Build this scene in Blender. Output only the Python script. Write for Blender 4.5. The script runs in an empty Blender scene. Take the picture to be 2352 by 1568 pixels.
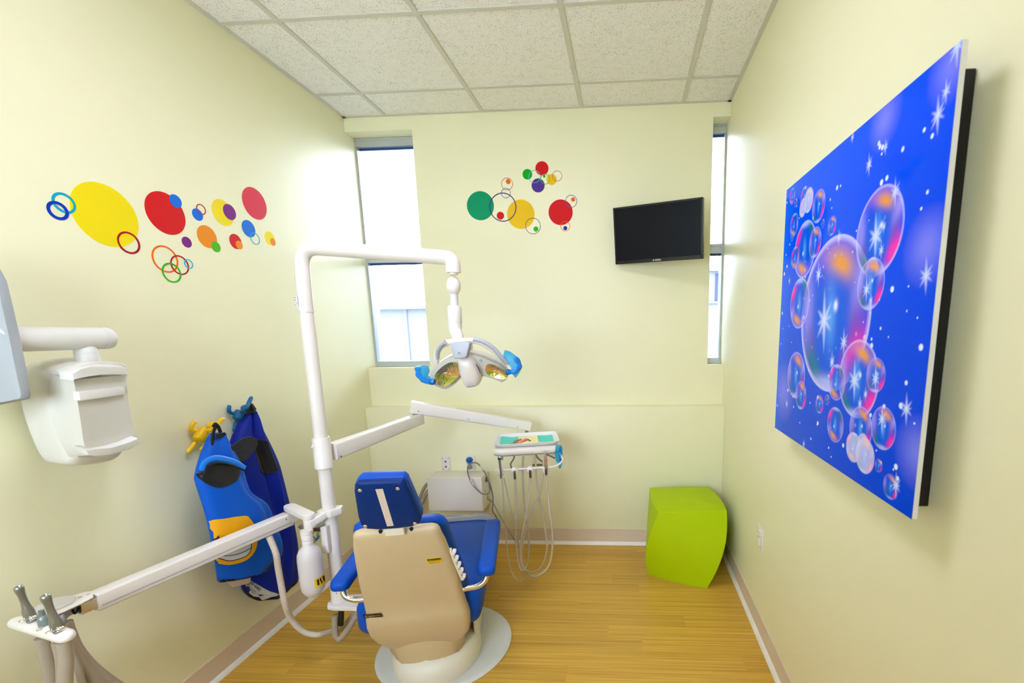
import bpy, bmesh, math, random
import numpy as np
from mathutils import Vector, Matrix
random.seed(4)
PI = math.pi
SC = bpy.context.scene
COL = SC.collection

# ------------------------------------------------------------------ camera
cam = bpy.data.cameras.new('camera')
cam.sensor_width = 36.0
cam.lens = 15.933
cam.shift_x = -204.066/2352
cam.shift_y = 145.576/2352
cam.clip_start = 0.02
co = bpy.data.objects.new('camera', cam)
COL.objects.link(co)
_p, _r, _y = -0.166888, 0.014862, 0.058095
_R = Matrix.Rotation(_y, 3, 'Z') @ Matrix.Rotation(_p, 3, 'X') @ Matrix.Rotation(_r, 3, 'Y')
co.matrix_world = Matrix.Translation((1.755623, -2.905027, 1.456168)) @ (_R @ Matrix.Rotation(PI/2, 3, 'X')).to_4x4()
cam.dof.use_dof = True
cam.dof.focus_distance = 1.75
cam.dof.aperture_fstop = 4.0
SC.camera = co

# ------------------------------------------------------------------ light and exposure
SC.view_settings.view_transform = 'Standard'
SC.view_settings.look = 'None'
SC.view_settings.gamma = 1.0
SC.view_settings.use_curve_mapping = False
SC.view_settings.exposure = 0.46
wd = bpy.data.worlds.new('overcast_sky')
SC.world = wd
wd.use_nodes = True
bgn = wd.node_tree.nodes['Background']
bgn.inputs['Color'].default_value = (0.75, 0.86, 1.10, 1)
bgn.inputs['Strength'].default_value = 12.0
LAMP_STRENGTH = 14.0
LAMP_COLOR = (0.98, 0.985, 1.34)

# ------------------------------------------------------------------ room numbers
W = 2.3838; H = 2.7748; E = 0.086; ZL = 0.953; YF = -3.7; BB = 0.108
T = 0.6097; TX0 = 0.2715; TY0 = -0.192

# ------------------------------------------------------------------ materials
def lin(c):
    return tuple(((x/255)/12.92 if x/255 <= .04045 else ((x/255+.055)/1.055)**2.4) for x in c)

MATS = {}
def mat(name, rgb, rough=.5, metal=0.0, coat=0.0, trans=0.0, alpha=1.0, var=.04, vscale=8.0, bump=0.0, bscale=60.0, ior=1.45, spec=.5, sub=0.0):
    if name in MATS: return MATS[name]
    m = bpy.data.materials.new(name); m.use_nodes = True
    nt = m.node_tree; b = nt.nodes['Principled BSDF']
    c = lin(rgb)
    tc = nt.nodes.new('ShaderNodeTexCoord')
    nz = nt.nodes.new('ShaderNodeTexNoise'); nz.inputs['Scale'].default_value = vscale; nz.inputs['Detail'].default_value = 3
    nt.links.new(tc.outputs['Object'], nz.inputs['Vector'])
    rp = nt.nodes.new('ShaderNodeValToRGB')
    rp.color_ramp.elements[0].position = .3; rp.color_ramp.elements[1].position = .7
    rp.color_ramp.elements[0].color = (*[x*(1-var) for x in c], 1)
    rp.color_ramp.elements[1].color = (*[min(1, x*(1+var)) for x in c], 1)
    nt.links.new(nz.outputs['Fac'], rp.inputs['Fac'])
    nt.links.new(rp.outputs['Color'], b.inputs['Base Color'])
    b.inputs['Roughness'].default_value = rough
    b.inputs['Metallic'].default_value = metal
    b.inputs['Coat Weight'].default_value = coat
    b.inputs['Transmission Weight'].default_value = trans
    b.inputs['Alpha'].default_value = alpha
    b.inputs['IOR'].default_value = ior
    b.inputs['Specular IOR Level'].default_value = spec
    if bump:
        n2 = nt.nodes.new('ShaderNodeTexNoise'); n2.inputs['Scale'].default_value = bscale; n2.inputs['Detail'].default_value = 4
        nt.links.new(tc.outputs['Object'], n2.inputs['Vector'])
        bp = nt.nodes.new('ShaderNodeBump'); bp.inputs['Strength'].default_value = bump; bp.inputs['Distance'].default_value = .002
        nt.links.new(n2.outputs['Fac'], bp.inputs['Height']); nt.links.new(bp.outputs['Normal'], b.inputs['Normal'])
    MATS[name] = m
    return m

def emit(name, rgb, s):
    m = bpy.data.materials.new(name); m.use_nodes = True
    nt = m.node_tree; nt.nodes.remove(nt.nodes['Principled BSDF'])
    e = nt.nodes.new('ShaderNodeEmission'); e.inputs['Color'].default_value = (*rgb, 1); e.inputs['Strength'].default_value = s
    nt.links.new(e.outputs[0], nt.nodes['Material Output'].inputs['Surface'])
    return m

def wood_mat():
    m = bpy.data.materials.new('bamboo'); m.use_nodes = True
    nt = m.node_tree; b = nt.nodes['Principled BSDF']; N = nt.nodes.new; L = nt.links.new
    tc = N('ShaderNodeTexCoord'); oi = N('ShaderNodeObjectInfo')
    geo = N('ShaderNodeNewGeometry')
    mp = N('ShaderNodeMapping'); mp.inputs['Scale'].default_value = (1.3, 120, 1)
    L(geo.outputs['Position'], mp.inputs['Vector'])
    ad = N('ShaderNodeVectorMath'); ad.operation = 'ADD'
    cx = N('ShaderNodeCombineXYZ'); mu = N('ShaderNodeMath'); mu.operation = 'MULTIPLY'; mu.inputs[1].default_value = 37.0
    L(oi.outputs['Random'], mu.inputs[0]); L(mu.outputs[0], cx.inputs['X']); L(mu.outputs[0], cx.inputs['Z'])
    L(mp.outputs[0], ad.inputs[0]); L(cx.outputs[0], ad.inputs[1])
    n1 = N('ShaderNodeTexNoise'); n1.inputs['Scale'].default_value = 1.0; n1.inputs['Detail'].default_value = 2.5; n1.inputs['Roughness'].default_value = .6
    L(ad.outputs[0], n1.inputs['Vector'])
    mp2 = N('ShaderNodeMapping'); mp2.inputs['Scale'].default_value = (6, 420, 1)
    L(geo.outputs['Position'], mp2.inputs['Vector'])
    n2 = N('ShaderNodeTexNoise'); n2.inputs['Scale'].default_value = 1.0; n2.inputs['Detail'].default_value = 2
    L(mp2.outputs[0], n2.inputs['Vector'])
    r1 = N('ShaderNodeValToRGB')
    el = r1.color_ramp.elements
    el[0].position = .22; el[0].color = (*lin((184, 134, 44)), 1)
    el[1].position = .80; el[1].color = (*lin((232, 190, 84)), 1)
    k = el.new(.52); k.color = (*lin((214, 166, 62)), 1)
    L(n1.outputs['Fac'], r1.inputs['Fac'])
    mx = N('ShaderNodeMix'); mx.data_type = 'RGBA'; mx.blend_type = 'MULTIPLY'; mx.inputs['Factor'].default_value = .2
    r2 = N('ShaderNodeValToRGB'); r2.color_ramp.elements[0].position = .3; r2.color_ramp.elements[0].color = (.55, .5, .42, 1); r2.color_ramp.elements[1].position = .6
    L(n2.outputs['Fac'], r2.inputs['Fac'])
    L(r1.outputs['Color'], mx.inputs['A']); L(r2.outputs['Color'], mx.inputs['B'])
    hs = N('ShaderNodeHueSaturation'); hs.inputs['Saturation'].default_value = 1.0
    mr = N('ShaderNodeMapRange'); mr.inputs['To Min'].default_value = .93; mr.inputs['To Max'].default_value = 1.07
    L(oi.outputs['Random'], mr.inputs['Value']); L(mr.outputs[0], hs.inputs['Value'])
    L(mx.outputs['Result'], hs.inputs['Color']); L(hs.outputs[0], b.inputs['Base Color'])
    b.inputs['Roughness'].default_value = .36
    return m

def tile_mat():
    m = bpy.data.materials.new('acoustic_tile'); m.use_nodes = True
    nt = m.node_tree; b = nt.nodes['Principled BSDF']; N = nt.nodes.new; L = nt.links.new
    geo = N('ShaderNodeNewGeometry')
    v = N('ShaderNodeTexVoronoi'); v.inputs['Scale'].default_value = 165
    nz = N('ShaderNodeTexNoise'); nz.inputs['Scale'].default_value = 30; nz.inputs['Detail'].default_value = 3
    L(geo.outputs['Position'], v.inputs['Vector']); L(geo.outputs['Position'], nz.inputs['Vector'])
    sb = N('ShaderNodeMath'); sb.operation = 'SUBTRACT'
    L(v.outputs['Distance'], sb.inputs[0])
    mu = N('ShaderNodeMath'); mu.operation = 'MULTIPLY'; mu.inputs[1].default_value = .40
    L(nz.outputs['Fac'], mu.inputs[0]); L(mu.outputs[0], sb.inputs[1])
    r = N('ShaderNodeValToRGB'); r.color_ramp.elements[0].position = .0; r.color_ramp.elements[1].position = .10
    r.color_ramp.elements[0].color = (*lin((192, 178, 148)), 1); r.color_ramp.elements[1].color = (*lin((249, 245, 235)), 1)
    L(sb.outputs[0], r.inputs['Fac']); L(r.outputs['Color'], b.inputs['Base Color'])
    bp = N('ShaderNodeBump'); bp.inputs['Strength'].default_value = .5; bp.inputs['Distance'].default_value = .003
    L(r.outputs['Color'], bp.inputs['Height']); L(bp.outputs['Normal'], b.inputs['Normal'])
    b.inputs['Roughness'].default_value = .9
    return m

def glass_mat():
    m = bpy.data.materials.new('window_glass'); m.use_nodes = True
    nt = m.node_tree; nt.nodes.remove(nt.nodes['Principled BSDF'])
    t = nt.nodes.new('ShaderNodeBsdfTransparent'); t.inputs[0].default_value = (.95, .97, .97, 1)
    g = nt.nodes.new('ShaderNodeBsdfGlossy'); g.inputs['Roughness'].default_value = .02
    f = nt.nodes.new('ShaderNodeFresnel'); mx = nt.nodes.new('ShaderNodeMixShader')
    nt.links.new(f.outputs[0], mx.inputs[0]); nt.links.new(t.outputs[0], mx.inputs[1]); nt.links.new(g.outputs[0], mx.inputs[2])
    nt.links.new(mx.outputs[0], nt.nodes['Material Output'].inputs['Surface'])
    return m

def film_mat(name, rgb, a, rough=.15):
    # thin see-through plastic film
    m = bpy.data.materials.new(name); m.use_nodes = True
    nt = m.node_tree; b = nt.nodes['Principled BSDF']
    c = lin(rgb)
    nz = nt.nodes.new('ShaderNodeTexNoise'); nz.inputs['Scale'].default_value = 45; nz.inputs['Detail'].default_value = 4
    tc = nt.nodes.new('ShaderNodeTexCoord'); nt.links.new(tc.outputs['Object'], nz.inputs['Vector'])
    bp = nt.nodes.new('ShaderNodeBump'); bp.inputs['Strength'].default_value = .6; bp.inputs['Distance'].default_value = .003
    nt.links.new(nz.outputs['Fac'], bp.inputs['Height']); nt.links.new(bp.outputs['Normal'], b.inputs['Normal'])
    b.inputs['Base Color'].default_value = (*c, 1); b.inputs['Roughness'].default_value = rough
    t = nt.nodes.new('ShaderNodeBsdfTransparent'); t.inputs[0].default_value = (*[min(1, x**.5+.1) for x in c], 1)
    mx = nt.nodes.new('ShaderNodeMixShader'); mx.inputs[0].default_value = a
    nt.links.new(t.outputs[0], mx.inputs[1]); nt.links.new(b.outputs[0], mx.inputs[2])
    nt.links.new(mx.outputs[0], nt.nodes['Material Output'].inputs['Surface'])
    return m

def print_mat():
    m = bpy.data.materials.new('acrylic_print'); m.use_nodes = True
    nt = m.node_tree; b = nt.nodes['Principled BSDF']
    a = nt.nodes.new('ShaderNodeAttribute'); a.attribute_name = 'print'
    nt.links.new(a.outputs['Color'], b.inputs['Base Color'])
    b.inputs['Roughness'].default_value = .06; b.inputs['Specular IOR Level'].default_value = .05
    return m

M_WALL = mat('pale_yellow_paint', (243, 238, 195), .40, var=.006, vscale=2, bump=.05, bscale=260)
M_WOOD = wood_mat(); M_TILE = tile_mat(); M_GLASS = glass_mat()
M_TEE = mat('grid_enamel', (214, 210, 192), .45, var=.01)
M_BASE = mat('taupe_vinyl_base', (226, 206, 178), .45, var=.015)
M_ALU = mat('brushed_aluminium', (196, 202, 204), .35, metal=.6, var=.03)
M_WHITE = mat('white_enamel', (236, 227, 213), .28, var=.012)
M_CREAM = mat('cream_plastic', (232, 226, 206), .35, var=.015)
M_XRAY = mat('ivory_plastic', (222, 218, 204), .4, var=.01)
M_SHELL = mat('beige_moulded_plastic', (204, 181, 138), .42, var=.02, bump=.05, bscale=300)
M_PLATE = mat('pale_grey_enamel', (222, 220, 212), .35, var=.015)
M_BLUE = mat('blue_vinyl', (0, 74, 176), .5, spec=.28, var=.04, bump=.08, bscale=220)
M_BLUE_SHADE = mat('shaded_blue_vinyl', (0, 42, 104), .5, spec=.25, var=.04)  # same blue vinyl, darkened to paint the shade on the headrest back
M_CHROME = mat('chrome', (235, 232, 225), .08, metal=1, var=.01)
M_STEEL = mat('satin_steel', (150, 152, 150), .28, metal=1, var=.05)
M_DSTEEL = mat('dark_satin_steel', (158, 160, 156), .32, metal=.9, var=.05)
M_GREY = mat('grey_plastic', (178, 180, 184), .4, var=.02)
M_DGREY = mat('dark_grey_plastic', (92, 94, 98), .4, var=.03)
M_BLACK = mat('black_plastic', (18, 18, 19), .4, var=.05)
M_SCREEN = mat('dark_glass_screen', (22, 24, 27), .25, var=.02, spec=.12)
M_HOSE = mat('beige_hose', (205, 190, 168), .5, var=.03)
M_HOSE2 = mat('taupe_hose', (170, 156, 132), .5, var=.03)
M_CORD = mat('grey_cord', (128, 122, 118), .5, var=.03)
M_LIME = mat('lime_moulded_plastic', (180, 206, 0), .5, spec=.2, var=.015, bump=.04, bscale=200)
M_TRAYT = mat('white_tray_plastic', (244, 242, 238), .3, var=.01)
M_TEAL = mat('teal_paper', (92, 224, 202), .7, var=.02)
M_PYEL = mat('pale_yellow_paper', (252, 240, 170), .7, var=.02)
M_PINK = mat('salmon_plastic', (236, 150, 138), .4, var=.03)
M_OR = mat('orange_band', (240, 100, 20), .4)
M_LBL = mat('yellow_label', (240, 196, 20), .5)
M_INK = mat('dark_ink', (40, 32, 20), .6)
M_GINK = mat('grey_ink', (120, 118, 120), .6)
M_WTEXT = mat('white_ink', (225, 228, 222), .5)
M_BOTTLE = mat('milky_plastic', (220, 211, 202), .35, var=.02)
M_VEST = mat('bright_blue_nylon', (0, 88, 194), .55, spec=.3, var=.05, bump=.15, bscale=35)
M_VEST2 = mat('royal_blue_nylon', (2, 34, 148), .55, spec=.3, var=.06, bump=.15, bscale=35)
M_TRIM = mat('black_binding', (10, 10, 12), .6, var=.1)
M_LINER = mat('black_nylon', (16, 16, 18), .5, var=.2)
M_YHOOK = mat('yellow_soft_plastic', (246, 200, 0), .4)
M_BHOOK = mat('slate_blue_soft_plastic', (22, 104, 156), .5)
M_YPATCH = mat('yellow_orange_vinyl', (242, 172, 0), .5)
M_PALE = mat('pale_blue_grey_vinyl', (214, 224, 232), .5)
M_TAG = mat('cream_tag', (226, 204, 176), .7)
M_BARR = film_mat('blue_barrier_film', (60, 180, 236), .26)
M_CLEAR = film_mat('clear_vinyl_film', (200, 206, 214), .5, .12)
M_BPLUG = mat('blue_plug_plastic', (10, 90, 180), .4)
M_REFL = mat('dichroic_painted_reflections', (216, 192, 120), .14, metal=.8, vscale=7)
_e = M_REFL.node_tree.nodes['Color Ramp'].color_ramp.elements
_e[0].position = .34; _e[0].color = (*lin((228, 166, 92)), 1); _e[1].position = .66; _e[1].color = (*lin((240, 228, 170)), 1)
_k = _e.new(.46); _k.color = (*lin((236, 206, 140)), 1); _k = _e.new(.52); _k.color = (*lin((172, 206, 60)), 1); _k = _e.new(.58); _k.color = (*lin((214, 214, 110)), 1)  # orange, lime and cream tones paint stool and floor reflections onto the tinted mirror
M_WING = mat('warm_grey_plastic', (206, 201, 186), .42, var=.01)
M_EXT = mat('grey_render', (92, 93, 96), .8, var=.01)
M_EXTD = mat('blue_grey_glass', (44, 52, 74), .5, var=.03, spec=.1)
M_OUT = mat('asphalt', (92, 94, 96), .9)

# ------------------------------------------------------------------ objects
WL = {}     # world location of every parent
CHM = None  # when set, a matrix that places meshes built in a thing's own frame
def bm_new(): return bmesh.new()
def obj(name, bm, m, parent=None, sharp=38, smooth=True):
    if CHM is not None: bmesh.ops.transform(bm, matrix=CHM, verts=bm.verts)
    vs = bm.verts
    lo = Vector([min(v.co[i] for v in vs) for i in range(3)]); hi = Vector([max(v.co[i] for v in vs) for i in range(3)])
    c = (lo+hi)/2
    for v in vs: v.co -= c
    bm.normal_update()
    if smooth:
        for f in bm.faces: f.smooth = True
        a = math.radians(sharp)
        for e in bm.edges:
            if len(e.link_faces) == 2 and e.calc_face_angle(0) > a: e.smooth = False
    me = bpy.data.meshes.new(name); bm.to_mesh(me); bm.free()
    if isinstance(m, (list, tuple)):
        for x in m: me.materials.append(x)
    else: me.materials.append(m)
    o = bpy.data.objects.new(name, me); COL.objects.link(o)
    if parent is not None:
        o.parent = parent; o.location = c-WL[parent.name]
    else: o.location = c
    WL[o.name] = c.copy()
    return o
def thing(name, label, cat, loc, group=None):
    o = bpy.data.objects.new(name, None); COL.objects.link(o)
    o.empty_display_size = .05; o.location = loc; WL[o.name] = Vector(loc)
    o['label'] = label; o['category'] = cat
    if group: o['group'] = group
    return o
def tag(o, label, cat, group=None):
    o['label'] = label; o['category'] = cat
    if group: o['group'] = group
    return o
def struct(o): o['kind'] = 'structure'; return o
def empty_struct(name, loc):
    o = bpy.data.objects.new(name, None); COL.objects.link(o); o.location = loc; o.empty_display_size = .05
    WL[o.name] = Vector(loc); o['kind'] = 'structure'; return o
def lab(o, s): o['label'] = s; return o

# ------------------------------------------------------------------ shapes
def add_box(b, c, s, rot=None, bev=0.0, seg=2):
    g = bmesh.ops.create_cube(b, size=1.0); vs = g['verts']
    for v in vs: v.co = Vector((v.co.x*s[0], v.co.y*s[1], v.co.z*s[2]))
    if bev > 0:
        es = list({e for v in vs for e in v.link_edges})
        r = bmesh.ops.bevel(b, geom=es, offset=bev, segments=seg, profile=.5, affect='EDGES')
        vs = list({v for f in r['faces'] for v in f.verts} | {v for v in vs if v.is_valid})
    M = (rot.to_4x4() if rot is not None else Matrix())
    for v in vs: v.co = (M @ v.co)+Vector(c)
    return vs
def box2(b, lo, hi, bev=0.0, seg=2):
    lo, hi = Vector(lo), Vector(hi)
    return add_box(b, (lo+hi)/2, hi-lo, None, bev, seg)
def frame_of(d):
    d = Vector(d).normalized()
    u = Vector((0, 0, 1)) if abs(d.z) < .9 else Vector((1, 0, 0))
    a = d.cross(u).normalized(); return a, a.cross(d).normalized()*1.0
def loft(b, rings, cap=True, closed=True):
    R = [[b.verts.new(p) for p in r] for r in rings]
    n = len(R[0])
    for i in range(len(R)-1):
        for j in range(n if closed else n-1):
            k = (j+1) % n
            b.faces.new((R[i][j], R[i][k], R[i+1][k], R[i+1][j]))
    if cap:
        b.faces.new(list(reversed(R[0]))); b.faces.new(R[-1])
    return R
def lathe(b, prof, o, d, n=24, cap=True):
    # prof: list of (radius, height along d)
    o = Vector(o); d = Vector(d).normalized(); a, c = frame_of(d)
    rings = [[o+d*h+(a*math.cos(2*PI*j/n)+c*math.sin(2*PI*j/n))*max(r, 1e-4) for j in range(n)] for r, h in prof]
    loft(b, rings, cap)
def cyl(b, p0, p1, r0, r1=None, n=20, bev=0.0):
    p0, p1 = Vector(p0), Vector(p1); L = (p1-p0).length; r1 = r0 if r1 is None else r1
    pr = [(r0, 0), (r1, L)]
    if bev: pr = [(r0-bev, 0), (r0-bev*.3, bev*.3), (r0, bev), (r1, L-bev), (r1-bev*.3, L-bev*.3), (r1-bev, L)]
    lathe(b, pr, p0, p1-p0, n)
def smooth_path(pts, k=6, closed=False):
    P = [Vector(p) for p in pts]; n = len(P); out = []
    for i in range(n if closed else n-1):
        p0 = P[(i-1) % n] if (closed or i > 0) else P[0]*2-P[1]
        p1 = P[i]; p2 = P[(i+1) % n]
        p3 = P[(i+2) % n] if (closed or i+2 < n) else P[-1]*2-P[-2]
        for s in range(k):
            t = s/k
            out.append(.5*((2*p1)+(p2-p0)*t+(2*p0-5*p1+4*p2-p3)*t*t+(3*p1-p0-3*p2+p3)*t**3))
    if not closed: out.append(P[-1])
    return out
def tube(b, pts, r, n=12, k=6, closed=False, flat=1.0, rfun=None):
    P = smooth_path(pts, k, closed) if k else [Vector(p) for p in pts]
    m = len(P); rings = []; up = None
    for i in range(m):
        if closed: t = (P[(i+1) % m]-P[i-1])
        else: t = P[min(i+1, m-1)]-P[max(i-1, 0)]
        t.normalize()
        if up is None: up, _ = frame_of(t)
        up = (up-t*up.dot(t)).normalized(); sd = t.cross(up)
        rr = r if rfun is None else rfun(i/(m-1))*r
        rings.append([P[i]+up*math.cos(2*PI*j/n)*rr+sd*math.sin(2*PI*j/n)*rr*flat for j in range(n)])
    if closed: rings.append(rings[0])
    if closed:
        R = [[b.verts.new(p) for p in q] for q in rings[:-1]]
        for i in range(len(R)):
            for j in range(n):
                b.faces.new((R[i][j], R[i][(j+1) % n], R[(i+1) % len(R)][(j+1) % n], R[(i+1) % len(R)][j]))
    else: loft(b, rings, True)
def prism(b, pts, vec, bev=0.0, seg=2, rnd=0):
    P = [Vector(p) for p in pts]
    if rnd: P = smooth_path(P, rnd, True)
    v0 = [b.verts.new(p) for p in P]; v1 = [b.verts.new(p+Vector(vec)) for p in P]
    n = len(P)
    fs = [b.faces.new(v0), b.faces.new(list(reversed(v1)))]
    for i in range(n): fs.append(b.faces.new((v0[(i+1) % n], v0[i], v1[i], v1[(i+1) % n])))
    if bev:
        es = list({e for f in fs[:2] for e in f.edges})
        bmesh.ops.bevel(b, geom=es, offset=bev, segments=seg, profile=.5, affect='EDGES', clamp_overlap=True)
    bmesh.ops.recalc_face_normals(b, faces=b.faces)
def rrect(w, h, r, n=4):
    # rounded rectangle outline, counter-clockwise, half sizes w,h
    out = []
    for cx, cy, a0 in ((w-r, h-r, 0), (-w+r, h-r, PI/2), (-w+r, -h+r, PI), (w-r, -h+r, 1.5*PI)):
        for i in range(n+1):
            a = a0+PI/2*i/n; out.append((cx+r*math.cos(a), cy+r*math.sin(a)))
    return out
def ellipsoid(b, c, rx, ry, rz, rot=None, u=20, v=12):
    g = bmesh.ops.create_uvsphere(b, u_segments=u, v_segments=v, radius=1.0)
    M = rot if rot is not None else Matrix.Identity(3)
    for q in g['verts']: q.co = M @ Vector((q.co.x*rx, q.co.y*ry, q.co.z*rz))+Vector(c)
def ring_flat(b, o, nrm, a, c, r1, r0, th, n=56):
    # flat disc (r0=0) or ring lying on a wall: centre o, in-plane axes a,c, proud by th along nrm
    o, nrm, a, c = Vector(o), Vector(nrm), Vector(a), Vector(c)
    def circ(r, h): return [o+nrm*h+(a*math.cos(2*PI*j/n)+c*math.sin(2*PI*j/n))*r for j in range(n)]
    if r0 <= 0: loft(b, [circ(r1, 0), circ(r1, th)], True)
    else:
        R = [[b.verts.new(p) for p in q] for q in (circ(r1, 0), circ(r1, th), circ(r0, th), circ(r0, 0))]
        for i in range(4):
            A, B = R[i], R[(i+1) % 4]
            for j in range(n): b.faces.new((A[j], A[(j+1) % n], B[(j+1) % n], B[j]))
    bmesh.ops.recalc_face_normals(b, faces=b.faces)
def beam(b, p0, p1, w, h0, h1, bev=.006):
    # box beam with tapered height, width w horizontally
    p0, p1 = Vector(p0), Vector(p1); d = (p1-p0).normalized(); s = d.cross(Vector((0, 0, 1))).normalized()
    up = s.cross(d).normalized()
    rings = []
    for p, h in ((p0, h0), (p1, h1)):
        rings.append([p+s*x+up*y for x, y in rrect(w/2, h/2, bev, 3)])
    loft(b, rings, True); bmesh.ops.recalc_face_normals(b, faces=b.faces)
def text(name, s, size, M, m, parent, bold=0.0, extr=.0002, shear=0.0, sx=1.0):
    cu = bpy.data.curves.new(name, 'FONT'); cu.body = s; cu.size = size; cu.align_x = 'CENTER'; cu.align_y = 'CENTER'
    cu.extrude = extr; cu.offset = bold; cu.shear = shear; cu.resolution_u = 3
    t = bpy.data.objects.new(name, cu); COL.objects.link(t)
    bpy.context.view_layer.update()
    me = bpy.data.meshes.new_from_object(t.evaluated_get(bpy.context.evaluated_depsgraph_get()))
    bpy.data.objects.remove(t)
    b = bm_new(); b.from_mesh(me); bpy.data.meshes.remove(me)
    bmesh.ops.scale(b, vec=(sx, 1, 1), verts=b.verts)
    bmesh.ops.transform(b, matrix=M, verts=b.verts)
    return obj(name, b, m, parent, smooth=False)
def basis(o, x, y):
    x = Vector(x).normalized(); z = x.cross(Vector(y)).normalized(); y = z.cross(x)
    M = Matrix((x, y, z)).transposed().to_4x4(); M.translation = Vector(o); return M
def share(src, name, parent, wloc, scale=None):
    # copy of a part sharing its mesh
    o = src.copy(); o.name = name; COL.objects.link(o); o.parent = parent
    o.location = Vector(wloc)-WL[parent.name]; WL[o.name] = Vector(wloc)
    if scale: o.scale = scale
    return o

# ================================================================== the room
fl = bm_new(); box2(fl, (-.12, YF, -.06), (W+.12, .12, -.012)); floor = struct(obj('floor', fl, mat('screed', (120, 100, 70), .9)))
PW = .0945; x_end = W; row = 0; y1 = -.008
protos = {}
while y1 > YF+.05:
    off = [-.62, -.18, -.95, -.40, -.78][row % 5]; x0 = off
    while x0 < W:
        xa, xb = max(x0, .004), min(x0+1.22, W-.004)
        if xb-xa > .05:
            key = round(xb-xa, 3); c = Vector(((xa+xb)/2, y1-PW/2, -.006))
            if key not in protos:
                b = bm_new(); add_box(b, c, (xb-xa-.0003, PW-.0004, .012), None, .0005, 1)
                protos[key] = obj('plank', b, M_WOOD, floor, smooth=False)
            else: share(protos[key], 'plank', floor, c)
        x0 += 1.22
    y1 -= PW; row += 1

b = bm_new(); box2(b, (-.12, YF, -.06), (0, .30, H+.1)); struct(obj('wall_left', b, M_WALL))
b = bm_new(); box2(b, (W, YF, -.06), (W+.12, .30, H+.1)); struct(obj('wall_right', b, M_WALL))
b = bm_new(); X3, X4, Z3, Z4 = .12, 1.32, 1.0, 2.25      # front wall, behind the viewer, with an unseen window added for fill light
box2(b, (-.12, YF-.12, -.06), (W+.12, YF, Z3)); box2(b, (-.12, YF-.12, Z4), (W+.12, YF, H+.1)); box2(b, (-.12, YF-.12, Z3), (X3, YF, Z4)); box2(b, (X4, YF-.12, Z3), (W+.12, YF, Z4))
struct(obj('wall_front', b, M_WALL))
w3 = empty_struct('fill_window', ((X3+X4)/2, YF-.06, Z3))
for nm, lo, hi in (('frame_rail', (X3, YF-.09, Z3), (X4, YF-.04, Z3+.03)), ('frame_rail', (X3, YF-.09, Z4-.03), (X4, YF-.04, Z4)), ('frame_stile', (X3, YF-.09, Z3+.03), (X3+.03, YF-.04, Z4-.03)), ('frame_stile', (X4-.03, YF-.09, Z3+.03), (X4, YF-.04, Z4-.03))):
    b = bm_new(); box2(b, lo, hi, .002, 1); obj(nm, b, M_ALU, w3)
b = bm_new(); box2(b, (X3+.03, YF-.068, Z3+.03), (X4-.03, YF-.064, Z4-.03)); obj('pane', b, M_GLASS, w3)
ZS, ZT, XW1, XW2 = 1.214, 2.693, .431, 2.281
b = bm_new()
box2(b, (XW1, E, ZS), (XW2, .30, ZT)); box2(b, (0, E, ZT), (W, .30, H+.1)); box2(b, (0, E, ZL-.02), (W, .30, ZS))
box2(b, (0, 0, -.06), (W, .30, ZL), .004, 2)
struct(obj('wall_back', b, M_WALL))
b = bm_new(); box2(b, (0, YF, H+.02), (W, E, H+.1)); ceil = struct(obj('ceiling', b, mat('plenum', (160, 155, 140), .9)))

# ceiling grid and tiles
ys = [E+.001]+[TY0-T*i for i in range(6)]+[YF]
xs = [0.0]+[TX0+T*i for i in range(4)]+[W]
tp = {}
for i in range(len(xs)-1):
    for j in range(len(ys)-1):
        if i == 2 and j == 3: continue
        xa, xb, ya, yb = xs[i], xs[i+1], ys[j+1], ys[j]
        w, l = xb-xa, yb-ya
        if l < .03 or w < .03: continue
        c = Vector(((xa+xb)/2, (ya+yb)/2, H+.010)); key = (round(w, 3), round(l, 3))
        if key not in tp:
            b = bm_new(); add_box(b, c, (w-.006, l-.006, .016), None, .002, 1); tp[key] = obj('ceiling_tile', b, M_TILE, ceil, smooth=False)
        else: share(tp[key], 'ceiling_tile', ceil, c)
for x in xs[1:-1]:
    for ya, yb in ((YF, E),):
      b = bm_new(); box2(b, (x-.012, ya, H-.004), (x+.012, yb, H+.004), .0012, 1); obj('grid_tee', b, M_TEE, ceil)
for y in ys[1:-1]:
    b = bm_new(); box2(b, (0, y-.012, H-.0035), (W, y+.012, H+.0045), .0012, 1); obj('grid_tee', b, M_TEE, ceil)
for lo, hi in (((0, YF, H-.003), (.021, E, H+.003)), ((W-.021, YF, H-.003), (W, E, H+.003)), ((0, E-.021, H-.003), (W, E, H+.003))):
    b = bm_new(); box2(b, lo, hi); obj('wall_angle', b, M_TEE, ceil)
M_DIFF = emit('lit_diffuser', LAMP_COLOR, LAMP_STRENGTH)
for row_, where in ((3, 'just outside the picture above the chair'),):
    xa, xb, yb, ya = xs[2], xs[3], ys[row_], ys[row_+1]
    t = thing('ceiling_light', 'long lit ceiling panel ' + where, 'light', ((xa+xb)/2, (ya+yb)/2, H))
    b = bm_new()
    box2(b, (xa+.013, ya+.013, H-.006), (xa+.04, yb-.013, H+.02)); box2(b, (xb-.04, ya+.013, H-.006), (xb-.013, yb-.013, H+.02))
    box2(b, (xa+.04, ya+.013, H-.006), (xb-.04, ya+.04, H+.02)); box2(b, (xa+.04, yb-.04, H-.006), (xb-.04, yb-.013, H+.02))
    obj('frame', b, M_WHITE, t)
    b = bm_new(); box2(b, (xa+.04, ya+.04, H+.002), (xb-.04, yb-.04, H+.008)); obj('diffuser', b, M_DIFF, t)

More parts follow.
